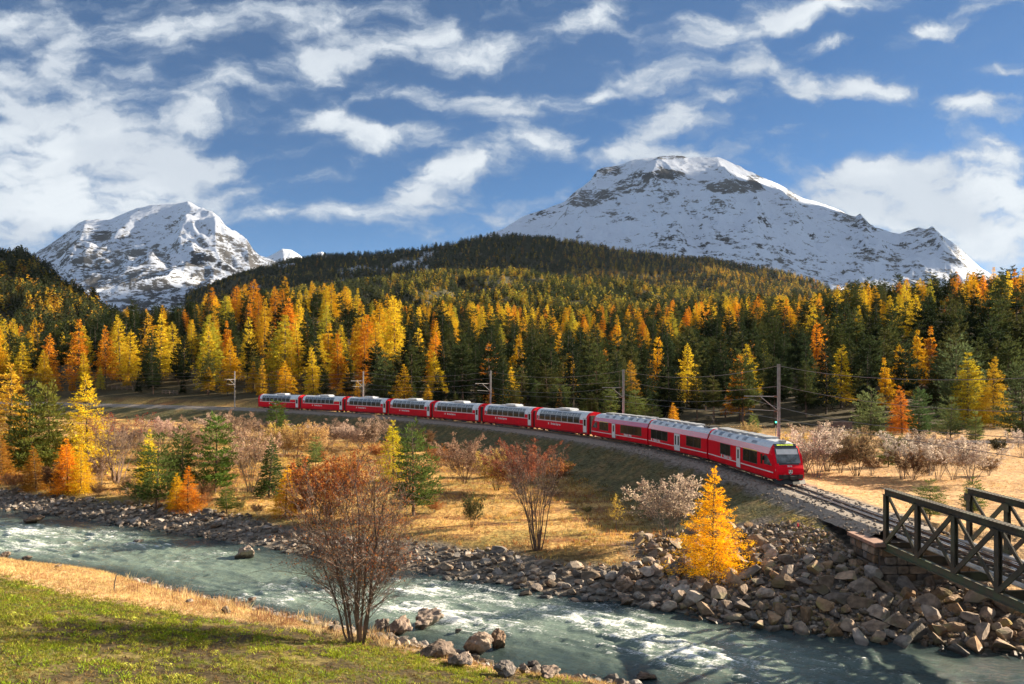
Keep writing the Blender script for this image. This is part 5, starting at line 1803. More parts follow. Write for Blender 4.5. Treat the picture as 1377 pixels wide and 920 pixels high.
for row in range(9):
    z = -.80 - ch * (row + .5) - (.06 if row > 1 else 0)
    proud = .06 if row == 2 else 0
    ln = .0
    # river face (local +x), river side flank (local -y)
    y = -2.78 + (.28 if row % 2 else 0)
    while y < 2.7:
        w = min(gs.uniform(.55, 1.05), 2.78 - y)
        if w > .2:
            link('stone', gs.choice(stone_mes), ab, (-.02 + proud + gs.uniform(-.02, .03), y + w / 2, z), (0, 0, gs.choice((0, PI))), (.42, w - .03, ch - .025))
        y += w
    x = -3.5 + (.3 if row % 2 else 0)
    while x < -.28:
        w = min(gs.uniform(.5, 1.0), -.24 - x)
        if w > .2:
            link('stone', gs.choice(stone_mes), ab, (x + w / 2, -2.78 - proud + gs.uniform(-.03, .02), z), (0, 0, gs.choice((0, PI))), (w - .03, .42, ch - .025))
        x += w
m_cap = pm('cap_stone', (.36, .215, .16), (.26, .155, .12), 2, .9, bump=.4)
for k_, x in enumerate((-3.0, -1.75, -.5)):
    MB().box((x, -2.65, -.62), (1.22, .95, .20)).build('cap_stone', m_cap, ab)
MB().box((-.25, 0, -1.05), (.3, 3.9, .3)).build('bearing_shelf', m_concrete, ab)

# ------------------------------------------------------------------ overhead line
def mast(s, off, H, label, arm=True):
    p, n_ = tpoint(s), tnorm(s)
    q = p + n_ * off
    d = tdir(s)
    zb = float(land(np.array([q[0]]), np.array([q[1]]))[0]) - .1
    o = thing('catenary_mast', label, 'catenary mast', (q[0], q[1], 0), math.atan2(d[1], d[0]), 'masts of the overhead line')
    MB().bar((0, 0, zb), (0, 0, H), .22, .03, (0, 1, 0)).bar((0, -.11, zb), (0, -.11, H), .17, .035, (0, 1, 0)).bar((0, .11, zb), (0, .11, H), .17, .035, (0, 1, 0)).build('pole', m_mast, o)
    MB().box((0, 0, zb + .1), (.7, .7, .5)).build('footing', m_concrete, o)
    if arm:
        MB().bar((0, -.1, 6.9), (0, -off - .35, 6.95), .08, .08).bar((0, -.1, 5.6), (0, -off * .58, 6.86), .06, .06).bar((0, -.1, 5.55), (0, -off + .1, 5.75), .05, .05).build('arm', m_mast, o)
        MB().cyl((0, -.32, 6.91), (0, 1, 0), .09, .3, 8).cyl((0, -.30, 5.58), (0, 1, 0), .09, .26, 8).build('insulator', pm('insulator' + str(len(bpy.data.materials)), (.12, .05, .03), None, 2, .3), o)
    return q


def s_for_px(px, off, ylo, yhi):
    best = None
    for y in np.arange(ylo, yhi, .25):
        s = s_at_y(y)
        q = tpoint(s) + tnorm(s) * off
        e = abs(CX + FPX * q[0] / q[1] - px)
        if best is None or e < best[0]:
            best = (e, s)
    return best[1]


MS = []
for px, ylo, yhi, H, lab in ((1047, 72, 95, 9.9, 'tallest mast, right behind the leading railcar'), (838, 105, 135, 9.4, 'mast behind the third railcar'), (660, 130, 165, 9.2, 'mast left of the yellow larch behind the coaches'),
                             (488, 165, 195, 9.0, 'mast behind the second last coach'), (316, 200, 225, 9.0, 'pale mast left of the rearmost coach')):
    s = s_for_px(px, 2.95, ylo, yhi)
    mast(s, 2.95, H, lab)
    MS.append((s, H))
MS.insert(0, (s_at_y(31), 9.9))
mast(MS[0][0], 2.95, 9.9, 'mast beside the bridge outside the right edge of the photo')
MS.append((0.5, 9.0))


def wire(lab, pts, r=.016):
    P = []
    for (a, b, sag) in pts:
        a, b = np.array(a), np.array(b)
        for t_ in np.linspace(0, 1, 15):
            q = a * (1 - t_) + b * t_
            q[2] -= sag * 4 * t_ * (1 - t_)
            P.append(q)
    return tag(MB().tube(P, r, 4).build('overhead_wire', m_wire), lab, 'overhead wire', 'wires of the overhead line')


def rw(off, zf, sag):
    segs = []
    for (s0, h0), (s1, h1) in zip(MS[:-1], MS[1:]):
        n0 = max(1, int(abs(s0 - s1) / 90))
        a = np.array([*(tpoint(s0) + tnorm(s0) * off), zf if zf > 0 else h0 + zf])
        b = np.array([*(tpoint(s1) + tnorm(s1) * off), zf if zf > 0 else h1 + zf])
        segs.append((a, b, sag))
    return segs


wire('thin feeder wire slung from mast top to mast top', rw(2.95, -.15, 1.0), .02)
wire('carrying wire above the track with deep sag between masts', rw(0, 6.75, .9), .016)
wire('contact wire hanging level above the track', rw(0, 5.35, .12), .016)
wire('second feeder wire on the masts below the top one', rw(3.2, 7.9, .9), .018)

# ------------------------------------------------------------------ small things by the line
sx, sy, sz = at(1043, 589)
o = thing('railway_signal', 'small dark railway signal showing a green light behind the leading railcar', 'signal', (sx, sy, sz))
MB().tube([(0, 0, -.2), (0, 0, 1.9)], .06, 6).build('post', m_mast, o)
hd = MB().box((0, 0, 2.2), (.5, .25, .8)).build('signal_head', m_black, o)
m_gl, t, b = base_mat('green_light')
b.inputs['Base Color'].default_value = (.02, .5, .12, 1)
b.inputs['Emission Color'].default_value = (.05, .9, .3, 1)
b.inputs['Emission Strength'].default_value = 2.0
MB().cyl((0, -.15, 2.3), (0, 1, 0), .12, .08, 12).build('green_lamp', m_gl, hd)

m_timber = pm('old_timber', (.28, .19, .14), (.18, .12, .09), 2.5, .85, bump=.3)
bx_, by_, bz_ = at(1133, 578)
o = thing('timber_stack', 'low stack of squared timber by the far road behind the bushes', 'timber stack', (bx_, by_, bz_), R(4))
for r_ in range(3):
    for c in range(3):
        MB().box((0, c * .42, .25 + r_ * .44), (3.1, .38, .40)).build('timber', m_timber, o)
for k_, (pxa, pxb, py) in enumerate(((1262, 1377, 601),)):
    a, b2 = at(pxa, py), at(pxb + 60, py + 2)
    o = thing('road_guardrail', 'grey guardrail along the far road at the right', 'guardrail', a)
    a, b2 = np.array(a), np.array(b2)
    MB().bar((0, 0, .72), tuple(b2 - a + np.array([0, 0, .72])), .06, .30).build('beam', pm('galvanised', (.40, .41, .42), (.32, .33, .34), 2, .5, metal=.3), o)
    for t_ in np.linspace(.02, .98, 9):
        q = (b2 - a) * t_
        MB().box((q[0], q[1] + .1, q[2] + .3), (.1, .1, .9)).build('guardrail_post', m_mast, o)
for pxa, pxb, py, lab in ((150, 178, 524, 'wooden post and rail fence on the slope at the left'), (218, 238, 530, 'second short wooden fence right of the first one')):
    a, b2 = np.array(at(pxa, py, 215)), np.array(at(pxb, py + 1, 215))
    o = thing('wooden_fence', lab, 'fence', a)
    d = b2 - a
    for z in (.55, 1.05):
        MB().bar((0, 0, z), (d[0], d[1], d[2] + z), .06, .14).build('fence_rail', m_timber, o)
    for t_ in np.linspace(0, 1, 5):
        q = d * t_
        MB().box((q[0], q[1] + .08, q[2] + .5), (.14, .14, 1.5)).build('fence_post', m_timber, o)
px_, py_, pz_ = at(153, 796)
o = tag(MB().tube([(0, 0, -.2), (.05, 0, .5), (.16, 0, .95)], [.035, .035, .03], 7).build('wooden_stake', pm('stake_wood', (.10, .075, .06), None, 4, .9), loc=(px_, py_, pz_)), 'leaning dark stake in the dry grass of the near bank', 'stake')
px_, py_, pz_ = at(1073, 712)
o = tag(MB().tube([(0, 0, -.1), (0, 0, .30)], .05, 7).cyl((0, 0, .32), (0, 0, 1), .06, .06, 8).build('marker_peg', pm('red_marker', (.6, .03, .06), None, 4, .5), loc=(px_, py_, pz_)), 'small red marker peg in the grass above the boulders', 'marker peg')
# ------------------------------------------------------------------ rocks
def rock_mesh(name, seed, mat, sub=2, cuts=11, rough=.05, lo=.55, hi=.85, flat=False, fq=1.0):
    g = np.random.RandomState(seed)
    bm = bmesh.new()
    bmesh.ops.create_icosphere(bm, subdivisions=sub, radius=1.0)
    V = np.array([v.co[:] for v in bm.verts])
    for k_ in range(cuts):
        n_ = unit(g.normal(size=3))
        h = g.uniform(lo, hi)
        V = V - np.clip(V @ n_ - h, 0, None)[:, None] * n_
    V *= 1 + rough * fbm(V[:, 0] * 2.2 * fq + seed, V[:, 1] * 2.2 * fq + V[:, 2] * 1.7 * fq, 3 if fq == 1 else 6, seed)[:, None]
    V = V / np.abs(V).max()
    for v, c in zip(bm.verts, V):
        v.co = c
    me = bpy.data.meshes.new(name)
    bm.to_mesh(me)
    bm.free()
    me.materials.append(mat)
    me.polygons.foreach_set('use_smooth', np.full(len(me.polygons), not flat))
    return me


m_rip = pm('riprap_stone', (.32, .235, .17), (.17, .125, .095), 1.6, .95, bump=1.0, bscale=4, vary=.42, c3=(.24, .20, .12), spec=.15, detail=10, wet=-4.12)
m_river = pm('river_stone', (.27, .225, .185), (.13, .11, .09), 1.3, .9, bump=.8, bscale=5, vary=.55, c3=(.28, .20, .15), spec=.15, detail=9, wet=-4.14)
m_wet = pm('boulder_stone', (.26, .195, .155), (.12, .09, .07), 1.6, .88, bump=1.0, bscale=9, vary=.3, c3=(.30, .235, .18), spec=.2, detail=12, lo=.42, hi=.58, wet=-4.05)
RIP = [rock_mesh('boulder', 600 + i, m_rip, 2, 9, .03, .28, .62, flat=True) for i in range(9)]
COB = [rock_mesh('stone', 640 + i, m_river, 2, 9, .06, .38, .8, flat=True) for i in range(6)]
BIG = [rock_mesh('boulder', 660 + i, m_wet, 5, 13, .30, .42, .85, fq=2.0) for i in range(6)]
PEB = [rock_mesh('pebble', 680 + i, m_river, 1, 8, .05, .4, .85, flat=True) for i in range(5)]
RUB = [rock_mesh('rubble', 690 + i, m_rip, 1, 9, .05, .45, .85, flat=True) for i in range(5)]
GRAV = [rock_mesh('gravel', 700 + i, m_ballast, 1, 8, .05, .5, .9, flat=True) for i in range(3)]


def place(cands, sizes, sp=.62):
    """settle stones large to small without overlap; returns rows of x, y, size"""
    cellsz = max(sizes)
    grid, out = {}, []
    for (x, y), r in zip(cands, sizes):
        kx, ky = int(x // cellsz), int(y // cellsz)
        ok_ = True
        for a in (-1, 0, 1):
            for b in (-1, 0, 1):
                for (x2, y2, r2) in grid.get((kx + a, ky + b), ()):
                    if (x - x2) ** 2 + (y - y2) ** 2 < ((r + r2) * .5 * sp) ** 2:
                        ok_ = False
                        break
                if not ok_:
                    break
            if not ok_:
                break
        if ok_:
            grid.setdefault((kx, ky), []).append((x, y, r))
            out.append((x, y, r))
    return np.array(out)


g = np.random.RandomState(5)
# --- riprap below the line and round the abutment
N = 26000
X = g.uniform(4, 34, N)
Y = g.uniform(33, 64, N)
z, sF, e, q, run, wb, fn = land(X, Y, True)
zone_ = (sF > -.9) & (sF < 14) & (q < -2.9) & (z < -.95) & (sstep(X + 1.2 * wb, 6, 9.5) > g.rand(N)) & (q > -14.5 + wb)
zone_ |= (np.abs(q) <= 2.9) & (sF > -.9) & (z < -1.3) & (Y < 48.2)
zone_ &= ~((np.abs(q) < 3.2) & (Y > 48.2))
zone_ |= (q > 2.9) & (sF > -.9) & (sF < 4.5) & (X < 33)
XY = np.stack([X, Y], 1)[zone_]
zz, ss = z[zone_], sF[zone_]
sz = np.where(g.rand(len(XY)) < .11, g.uniform(.8, 1.55, len(XY)), np.exp(g.normal(-.72, .38, len(XY))).clip(.26, .95)) * np.where(zz > -1.9, .55, 1.0) * np.where((zz > -1.4), .7, 1.0)
o_ = np.argsort(-sz)
R_ = place(XY[o_], sz[o_], .64)
rz = land(R_[:, 0], R_[:, 1])
bank = thing('boulder_embankment', 'heap of broken brown boulders between railway, abutment and water', 'boulder bank', (15, 50, -4))
app = R_[:, 2] / R_[:, 1]
order = np.argsort(-app)
bl = np.array(bank.location)
for k_ in order[:296]:
    x, y, r = R_[k_]
    sx_, sy_, sz_ = r * .5 * g.uniform(.85, 1.25), r * .5 * g.uniform(.7, 1.0), r * .5 * g.uniform(.55, .85)
    link('boulder', RIP[g.randint(9)], bank, np.array((x, y, rz[k_] + sz_ * .42)) - bl, (g.normal(0, .35), g.normal(0, .35), g.uniform(0, 6.28)), (sx_, sy_, sz_))
rest_ = order[296:]
m = len(rest_)
r = R_[rest_, 2]
P = np.stack([R_[rest_, 0], R_[rest_, 1], rz[rest_] + r * .16], 1)
# chinks between the boulders
fl = XY[g.randint(0, len(XY), 2600)] + g.normal(0, .2, (2600, 2))
fz = land(fl[:, 0], fl[:, 1])
P = np.vstack([P, np.column_stack([fl, fz + .05])])
r = np.concatenate([r, g.uniform(.14, .42, 2600)])
m = len(P)
scatter('rubble', P - bl, g.normal(0, .5, (m, 3)) + np.column_stack([np.zeros((m, 2)), g.rand(m) * 6]), np.stack([r * .55, r * .45, r * .36], 1), g.randint(0, 5, m), [proto(f'rubble_{i}', RUB[i]) for i in range(5)], parent=bank)

# --- cobble shore on the far side
N = 30000
X = g.uniform(-66, 12, N)
Y = g.uniform(44, 104, N)
z, sF, e, q, run, wb, fn = land(X, Y, True)
wid_ = 4.6 + 1.2 * wb + .9 * noise2(X * .5, Y * .5, 9)
k1 = (sF > -1.0) & (sF < wid_) & (X / Y > -.66)
XY, ss = np.stack([X, Y], 1)[k1], sF[k1]
sz = np.exp(g.normal(-1.05, .42, len(XY))).clip(.16, 1.15) * np.where(ss < .3, .9, 1.0) * (1 + .5 * sstep(XY[:, 0], -6, 8))
o_ = np.argsort(-sz)
R_ = place(XY[o_], sz[o_], .66)
rz = land(R_[:, 0], R_[:, 1])
shore_ = thing('gravel_shore', 'grey cobble shore along the far side of the river', 'stony shore', (-15, 63, -4))
bl = np.array(shore_.location)
order = np.argsort(-R_[:, 2] / R_[:, 1])
for k_ in order[:250]:
    x, y, r = R_[k_]
    link('stone', COB[g.randint(6)], shore_, np.array((x, y, rz[k_] + r * .12)) - bl, (g.normal(0, .25), g.normal(0, .25), g.uniform(0, 6.28)), (r * .58, r * .46, r * .32))
rest_ = order[250:]
r = R_[rest_, 2]
P = np.stack([R_[rest_, 0], R_[rest_, 1], rz[rest_] + r * .10], 1)
m = len(P)
scatter('shingle', P - bl, g.normal(0, .35, (m, 3)) + np.column_stack([np.zeros((m, 2)), g.rand(m) * 6]), np.stack([r * .6, r * .48, r * .34], 1), g.randint(0, 5, m), [proto(f'pebble_{i}', PEB[i]) for i in range(5)], parent=shore_)
print('shore', m)

# --- near shore
N = 26000
X = g.uniform(-24, 10, N)
Y = g.uniform(31, 56, N)
z, sF, e, q, run, wb, fn = land(X, Y, True)
wid_ = .4 + 2.0 * sstep(X, -17, -11) * sstep(X, 0, -6) + .7 * sstep(X, -6, 0) + .4 * wb + .4 * noise2(X * .8, Y * .8, 9)
k1 = (e > -1.1 - .8 * sstep(X, -10, -4)) & (e < wid_)
XY, ss = np.stack([X, Y], 1)[k1], e[k1]
sz = np.exp(g.normal(-1.35, .45, len(XY))).clip(.12, .8)
o_ = np.argsort(-sz)
R_ = place(XY[o_], sz[o_], .66)
rz = land(R_[:, 0], R_[:, 1])
near_shore = thing('gravel_shore', 'strip of pale stones along the near bank by the bare alder', 'stony shore', (-5, 42, -4))
bl = np.array(near_shore.location)
order = np.argsort(-R_[:, 2] / R_[:, 1])
for k_ in order[:200]:
    x, y, r = R_[k_]
    link('stone', COB[g.randint(6)], near_shore, np.array((x, y, rz[k_] + r * .10)) - bl, (g.normal(0, .3), g.normal(0, .3), g.uniform(0, 6.28)), (r * .62, r * .48, r * .36))
rest_ = order[200:]
r = R_[rest_, 2]
P = np.stack([R_[rest_, 0], R_[rest_, 1], rz[rest_] + r * .12], 1)
m = len(P)
scatter('shingle', P - bl, g.normal(0, .35, (m, 3)) + np.column_stack([np.zeros((m, 2)), g.rand(m) * 6]), np.stack([r * .6, r * .5, r * .38], 1), g.randint(0, 5, m), [proto(f'pebble_near_{i}', PEB[i]) for i in range(5)], parent=near_shore)

# --- boulders that stand out one by one: centre of the foot in the photo, width and height there, lean
for k_, (px, py, wpx, hpx, b_, rz_, lab) in enumerate((
        (328, 752, 34, 22, 1, .3, 'dark smooth boulder standing alone in the river left of the alder'),
        (640, 884, 44, 38, 0, .2, 'tall dark brown boulder in the water below the meadow'),
        (669, 876, 32, 27, 2, 1.2, 'pale boulder leaning on the tall dark brown one'),
        (538, 858, 44, 34, 3, 2.0, 'big brown boulder right of the alder trunks'),
        (572, 845, 46, 22, 4, .9, 'long low boulder reaching into the water behind the big brown one'),
        (510, 856, 26, 26, 5, .4, 'rounded brown boulder touching the alder trunks'),
        (588, 886, 60, 22, 1, 2.6, 'flat pale slab of rock at the water below the big brown boulder'),
        (622, 899, 46, 24, 3, 1.7, 'rounded brown boulder in the grass edge below the tall dark one'),
        (680, 912, 32, 22, 0, 2.9, 'pointed grey boulder at the grass edge near the bottom of the photo'),
        (705, 908, 20, 14, 2, .5, 'small dark boulder right of the pointed grey one'),
        (738, 914, 34, 14, 4, 1.1, 'low pale boulder furthest right on the near shore'),
        (615, 853, 12, 8, 5, .2, 'small stone awash in the water near the tall dark boulder'),
        (718, 900, 26, 10, 1, .2, 'flat dark stone awash near the bottom of the photo'),
        (870, 918, 34, 12, 3, .2, 'pale stone awash at the bottom edge of the photo'),
        (42, 704, 26, 10, 4, .1, 'low dark rock in the rapids at the left'),
        (182, 733, 18, 7, 5, .6, 'small brown rock in the rapids left of the dark boulder'),
        (843, 787, 34, 30, 0, .6, 'upright pale block among the shore stones left of the glowing larch'),
        (838, 800, 36, 24, 2, 1.9, 'squared grey block below the upright pale block'),
        (920, 778, 46, 42, 3, 2.2, 'large greenish slab leaning below the glowing larch'),
        (843, 815, 22, 15, 1, .4, 'pale cube shaped rock at the water below the grey block'),
        (337, 812, 14, 9, 5, .8, 'reddish stone in the shallow water left of the alder'),
        (303, 826, 14, 10, 2, .3, 'rounded reddish stone on the near bank left of the alder'),
        (254, 812, 13, 8, 3, 1.4, 'pale stone in the dry grass of the near bank'),
        (33, 754, 16, 7, 1, 1.3, 'pale stone on the near bank close to the left edge'),
        (4, 752, 14, 9, 4, .9, 'white stone cut by the left edge on the near bank'),
        (76, 764, 10, 5, 0, .1, 'small pale stone beside the dry grass at left'))):
    x, y, z0 = at(px, py)
    k2 = y / FPX
    o = link('boulder', BIG[b_], None, (x, y + wpx * k2 * .3, z0 + hpx * k2 * .36), (0, 0, rz_), (wpx * k2 * .56, wpx * k2 * .46, hpx * k2 * .64))
    tag(o, lab, 'boulder')

# --- loose ballast on the shoulders of the line
P = []
for s in np.arange(s_at_y(112), s_at_y(50.5), .045):
    off = g.choice((-1, 1)) * abs(g.normal(1.9, .55)) if g.rand() < .8 else g.uniform(-1, 1)
    p = tpoint(s) + tnorm(s) * off
    zb_ = np.interp(abs(off), [0, 1.3, 1.75, 2.35, 2.75, 4], [-.13, -.13, -.16, -.42, -.55, -.75])
    P.append((p[0], p[1], max(zb_, -.9) + .01))
P = np.array(P)
m = len(P)
r = g.uniform(.05, .13, m)
scatter('ballast_stones', P, g.rand(m, 3) * 6, r, g.randint(0, 3, m), [proto(f'gravel_{i}', GRAV[i]) for i in range(3)], label='loose grey ballast along the track')
# ------------------------------------------------------------------ grasses
def tuft(name, seed, n, h, spread, w, lean=.5):
    g = np.random.RandomState(seed)
    P = np.column_stack([g.normal(0, spread, n), g.normal(0, spread, n), np.full(n, -.02)])
    D = np.column_stack([g.normal(0, lean, n), g.normal(0, lean, n), np.ones(n)])
    return cards_mesh(name, [cards(P, D, h * (.5 + .7 * g.rand(n)), w, g)], m_needle, g)


def field(name, label, N, ub, d0, d1, cond, cols, seed, hs, n=9, spread=.10, w=.02, lean=.5, kind_='stuff'):
    g = np.random.RandomState(seed)
    u = g.uniform(ub[0], ub[1], N)
    y = np.sqrt(g.uniform(d0 ** 2, d1 ** 2, N))
    x = u * y
    z, sF, e, q, run, wb, fn = land(x, y, True)
    k_ = cond(x, y, z, sF, e, q, wb, g)
    x, y, z = x[k_], y[k_], z[k_]
    m = len(x)
    ps = [proto(f'{name}_{i}', tuft(f'{name}_{i}', seed + i, n, 1.0, spread, w, lean), c) for i, c in enumerate(cols)]
    h = g.uniform(hs[0], hs[1], m)
    # colours drift in patches over the ground
    pn = noise2(x * .35, y * .35, seed) * .5 + .5 + g.normal(0, .22, m)
    idx = np.clip((pn * len(cols)).astype(int), 0, len(cols) - 1)
    scatter(name, np.column_stack([x, y, z]), np.column_stack([np.zeros((m, 2)), g.rand(m) * 6.28]), h, idx, ps, label=label)
    print(name, m)


def edge_of(x):
    return np.interp(x, [-30, -15, -8, 0, 6], [8.0, 5.6, 3.0, 2.2, 1.9])


def c_green(x, y, z, sF, e, q, wb, g):
    n_ = fbm(x * .22, y * .22, 4, 41) + .9 * fbm(x * 1.1, y * 1.1, 3, 43)
    bare = sstep(n_, -.25, .25) * .93
    return (e > edge_of(x) + 1.2 * g.normal(0, .5, len(x))) & (g.rand(len(x)) > bare)


field('meadow_grass', 'short green grass with bare patches on the near bank', 46000, (-.68, .18), 23, 52, c_green, [(.18, .21, .025), (.25, .26, .035), (.34, .31, .06), (.30, .21, .07), (.13, .16, .025)], 801, (.06, .17), n=9, spread=.35, w=.16, lean=.8)
field('dry_grass', 'dry tan grass along the crest of the near bank', 52000, (-.68, .12), 30, 62,
      lambda x, y, z, sF, e, q, wb, g: (e > .4 + 1.3 * sstep(x, -17, -11) * sstep(x, 0, -6) + g.normal(0, .3, len(x))) & (e < edge_of(x) + .6 * g.normal(0, .8, len(x))),
      [(.66, .49, .25), (.60, .42, .18), (.46, .28, .12), (.62, .50, .23)], 821, (.10, .28), n=8, spread=.22, w=.06, lean=.55)
field('dry_weeds', 'tall dry weeds left of the alder and along the near bank', 2600, (-.45, -.14), 38, 58,
      lambda x, y, z, sF, e, q, wb, g: (e > .6) & (e < 4.2) & (g.rand(len(x)) < .3 + .9 * sstep(noise2(x * .6, y * .6, 5), .0, .5)), [(.46, .29, .14), (.55, .40, .22), (.34, .19, .10)], 831, (.3, .75), n=7, spread=.10, w=.035, lean=.25)
field('autumn_meadow', 'dry golden grass of the far meadow', 60000, (-.66, .22), 50, 150,
      lambda x, y, z, sF, e, q, wb, g: (sF > 4.3 + g.normal(0, .5, len(x))) & (q < -10.5) & (g.rand(len(x)) < .35 + .65 * sstep(noise2(x * .28, y * .7, 12), -.2, .5)),
      [(.62, .36, .11), (.48, .31, .08), (.28, .20, .06), (.34, .13, .045), (.22, .12, .055), (.70, .46, .19)], 841, (.12, .42), n=8, spread=.38, w=.09, lean=.7)
field('bank_grass', 'dark olive grass on the railway embankment', 30000, (-.66, .42), 52, 215,
      lambda x, y, z, sF, e, q, wb, g: (sF > 4) & (q > -12.5) & (q < -2.7) & ~((z < -1.0) & (x > 8) & (y < 60)), [(.11, .105, .04), (.145, .12, .05), (.085, .095, .035), (.20, .145, .07)], 861, (.14, .42), n=8, spread=.38, w=.09, lean=.7)
field('crest_grass', 'sunlit yellow grass on the crest above the boulders', 9000, (.26, .46), 51, 62,
      lambda x, y, z, sF, e, q, wb, g: (q > -6.5) & (q < -3.3) & (z > -1.5) & (y < 60) & (y > 53) & (g.rand(len(x)) < .2 + .8 * sstep(noise2(x * .8, y * .8, 3), -.1, .4)), [(.55, .42, .12), (.48, .40, .09), (.60, .42, .2)], 871, (.06, .2), n=7, spread=.25, w=.06, lean=.6)
field('pale_meadow', 'bleached grass of the meadow beyond the railway', 26000, (.24, .66), 50, 150,
      lambda x, y, z, sF, e, q, wb, g: (q > 3.6) & (sF > 4) & (g.rand(len(x)) < .3 + .7 * sstep(noise2(x * .2, y * .6, 14), -.2, .5)), [(.60, .39, .19), (.52, .33, .14), (.36, .21, .09), (.64, .44, .24)], 881, (.08, .24), n=8, spread=.40, w=.09, lean=.8)
field('lush_clumps', 'brighter leafy clumps in the near grass', 5200, (-.68, .16), 23, 50, lambda x, y, z, sF, e, q, wb, g: (e > edge_of(x) + .3) & (g.rand(len(x)) < .2 + .9 * sstep(noise2(x * .7, y * .7, 15), .0, .5)),
      [(.23, .29, .025), (.29, .33, .03), (.38, .37, .06)], 891, (.10, .24), n=22, spread=.7, w=.16, lean=1.0)
field('dead_leaves', 'dark brown dead stubble among the near grass', 16000, (-.68, .16), 23, 50, lambda x, y, z, sF, e, q, wb, g: (e > edge_of(x)) & (g.rand(len(x)) < .25 + .75 * sstep(fbm(x * .9, y * .9, 3, 43), -.05, .3)),
      [(.11, .065, .035), (.20, .12, .06), (.30, .20, .09)], 911, (.05, .13), n=10, spread=.3, w=.2, lean=1.2)
# ------------------------------------------------------------------ the forest on the valley side
g = np.random.RandomState(77)
cand = []
for k in range(80000):
    d = math.sqrt(g.rand() * (640 ** 2 - 150 ** 2) + 150 ** 2)
    u = g.uniform(-.88, .88)
    cand.append((u * d, d))
cand = np.array(cand)
cz, csF, ce, cq, crun, cw_, cf_ = land(cand[:, 0], cand[:, 1], True)
cu = cand[:, 0] / cand[:, 1]
ok = cq > 9 + 3 * cw_
ok &= ~((cu > .27) & (cand[:, 1] < 158 + 8 * cw_))                           # the open meadow on the right
ok &= ~((cu > -.05) & (cu <= .27) & (cq < 12))
ok &= ~((cu < -.28) & (cq < 13))
cell, keep = {}, []
for i in np.nonzero(ok)[0]:
    x, y = cand[i]
    sp = round((3.4 + .0130 * y)) + .001
    kx, ky = int(x // sp), int(y // sp)
    bad = False
    for a in (-1, 0, 1):
        for b in (-1, 0, 1):
            for j in cell.get((round(sp * 2), kx + a, ky + b), ()):
                if (cand[j][0] - x) ** 2 + (cand[j][1] - y) ** 2 < sp * sp:
                    bad = True
    if not bad:
        cell.setdefault((round(sp * 2), kx, ky), []).append(i)
        keep.append(i)
trees = []
for i in keep:
    x, y, z, u = cand[i][0], cand[i][1], cz[i], cu[i]
    patch = noise2(np.array([x * .012]), np.array([y * .012]), 91)[0] * .25
    if u < -.13:
        pl = (.60 if u > -.38 else .42) + patch * 1.5 if y > 228 else .4
    elif u < .27:
        pl = (.05 if y < 310 else .2 if y < 370 else .47) + patch * .5
    else:
        pl = (.03 if y < 215 else .12 if y < 265 else .36) + patch * .6
    r_ = g.rand()
    if r_ < pl:
        kind = 'larch'
        h = g.uniform(11.5, 21.5) if u < -.13 else g.uniform(11.5, 17)
    elif g.rand() < (.40 if u < .1 else .28):
        kind = 'spruce'
        h = g.uniform(11, 18)
    else:
        kind = 'pine'
        h = g.uniform(10, 16.5)
    if g.rand() < .16:
        h *= g.uniform(.45, .75)
    if y < 200 and u > 0:
        h *= .85
    if cq[i] < 20:
        h *= g.uniform(.4, .7)
    trees.append([kind, x, y, z, h, u])
# which of them does the photograph show? nearest first over a coarse picture of the skyline
order = sorted(range(len(trees)), key=lambda i: trees[i][2])
skyl = np.full(1600, 1e9)
vis = np.zeros(len(trees))
for i in order:
    kind, x, y, z, h, u = trees[i]
    c = CX + FPX * u
    top = HY - FPX * (z + h - CAMZ) / y
    bot = HY - FPX * (z + .1 * h - CAMZ) / y
    hw = .17 * h * FPX / y
    a, b = int(max(0, c - hw + 100)), int(min(1599, c + hw + 100))
    if a >= b:
        continue
    seg = skyl[a:b]
    half = top + (bot - top) * np.abs(np.linspace(-1, 1, b - a)) ** 1.2
    lim = np.minimum(bot, seg)
    if -5 < c < 1382:
        vis[i] = np.clip(lim - half, 0, None).sum()
    skyl[a:b] = np.minimum(seg, np.where(half < bot - 2, half + 2, seg))
shade = {'larch': [('golden', (.66, .36, .02)), ('yellow', (.62, .43, .03)), ('orange', (.60, .24, .02)), ('amber', (.50, .29, .02)), ('yellow green', (.36, .31, .035))],
         'pine': [('dark green', (.034, .046, .019)), ('green', (.055, .066, .022)), ('deep green', (.025, .036, .017)), ('olive green', (.072, .074, .024))],
         'spruce': [('blackish green', (.022, .031, .016)), ('dark green', (.03, .043, .019))]}
shapes = {'larch': LARCH, 'pine': PINE, 'spruce': SPRUCE}
LIM_K = {'larch': 225, 'pine': 235, 'spruce': 130}
single = set()
for kd in shapes:
    idx = sorted((i for i in range(len(trees)) if trees[i][0] == kd and vis[i] > 25), key=lambda i: -vis[i])
    single.update(idx[:LIM_K[kd]])


def place_words(u, y):
    for lim, w in ((-.50, 'far left'), (-.36, 'above the empty track'), (-.24, 'above the rearmost coaches'), (-.12, 'above the middle coaches'),
                   (.02, 'behind the middle coaches'), (.14, 'behind the front coaches'), (.30, 'behind the railcars'), (.45, 'above the train nose'), (9, 'above the bridge')):
        if u < lim:
            break
    row = 'front row' if y < 225 else 'middle rows' if y < 320 else 'upper rows'
    return w, row


def size_w(h, kind):
    return 'tall' if h > 15.5 else 'middling' if h > 13 else 'short'


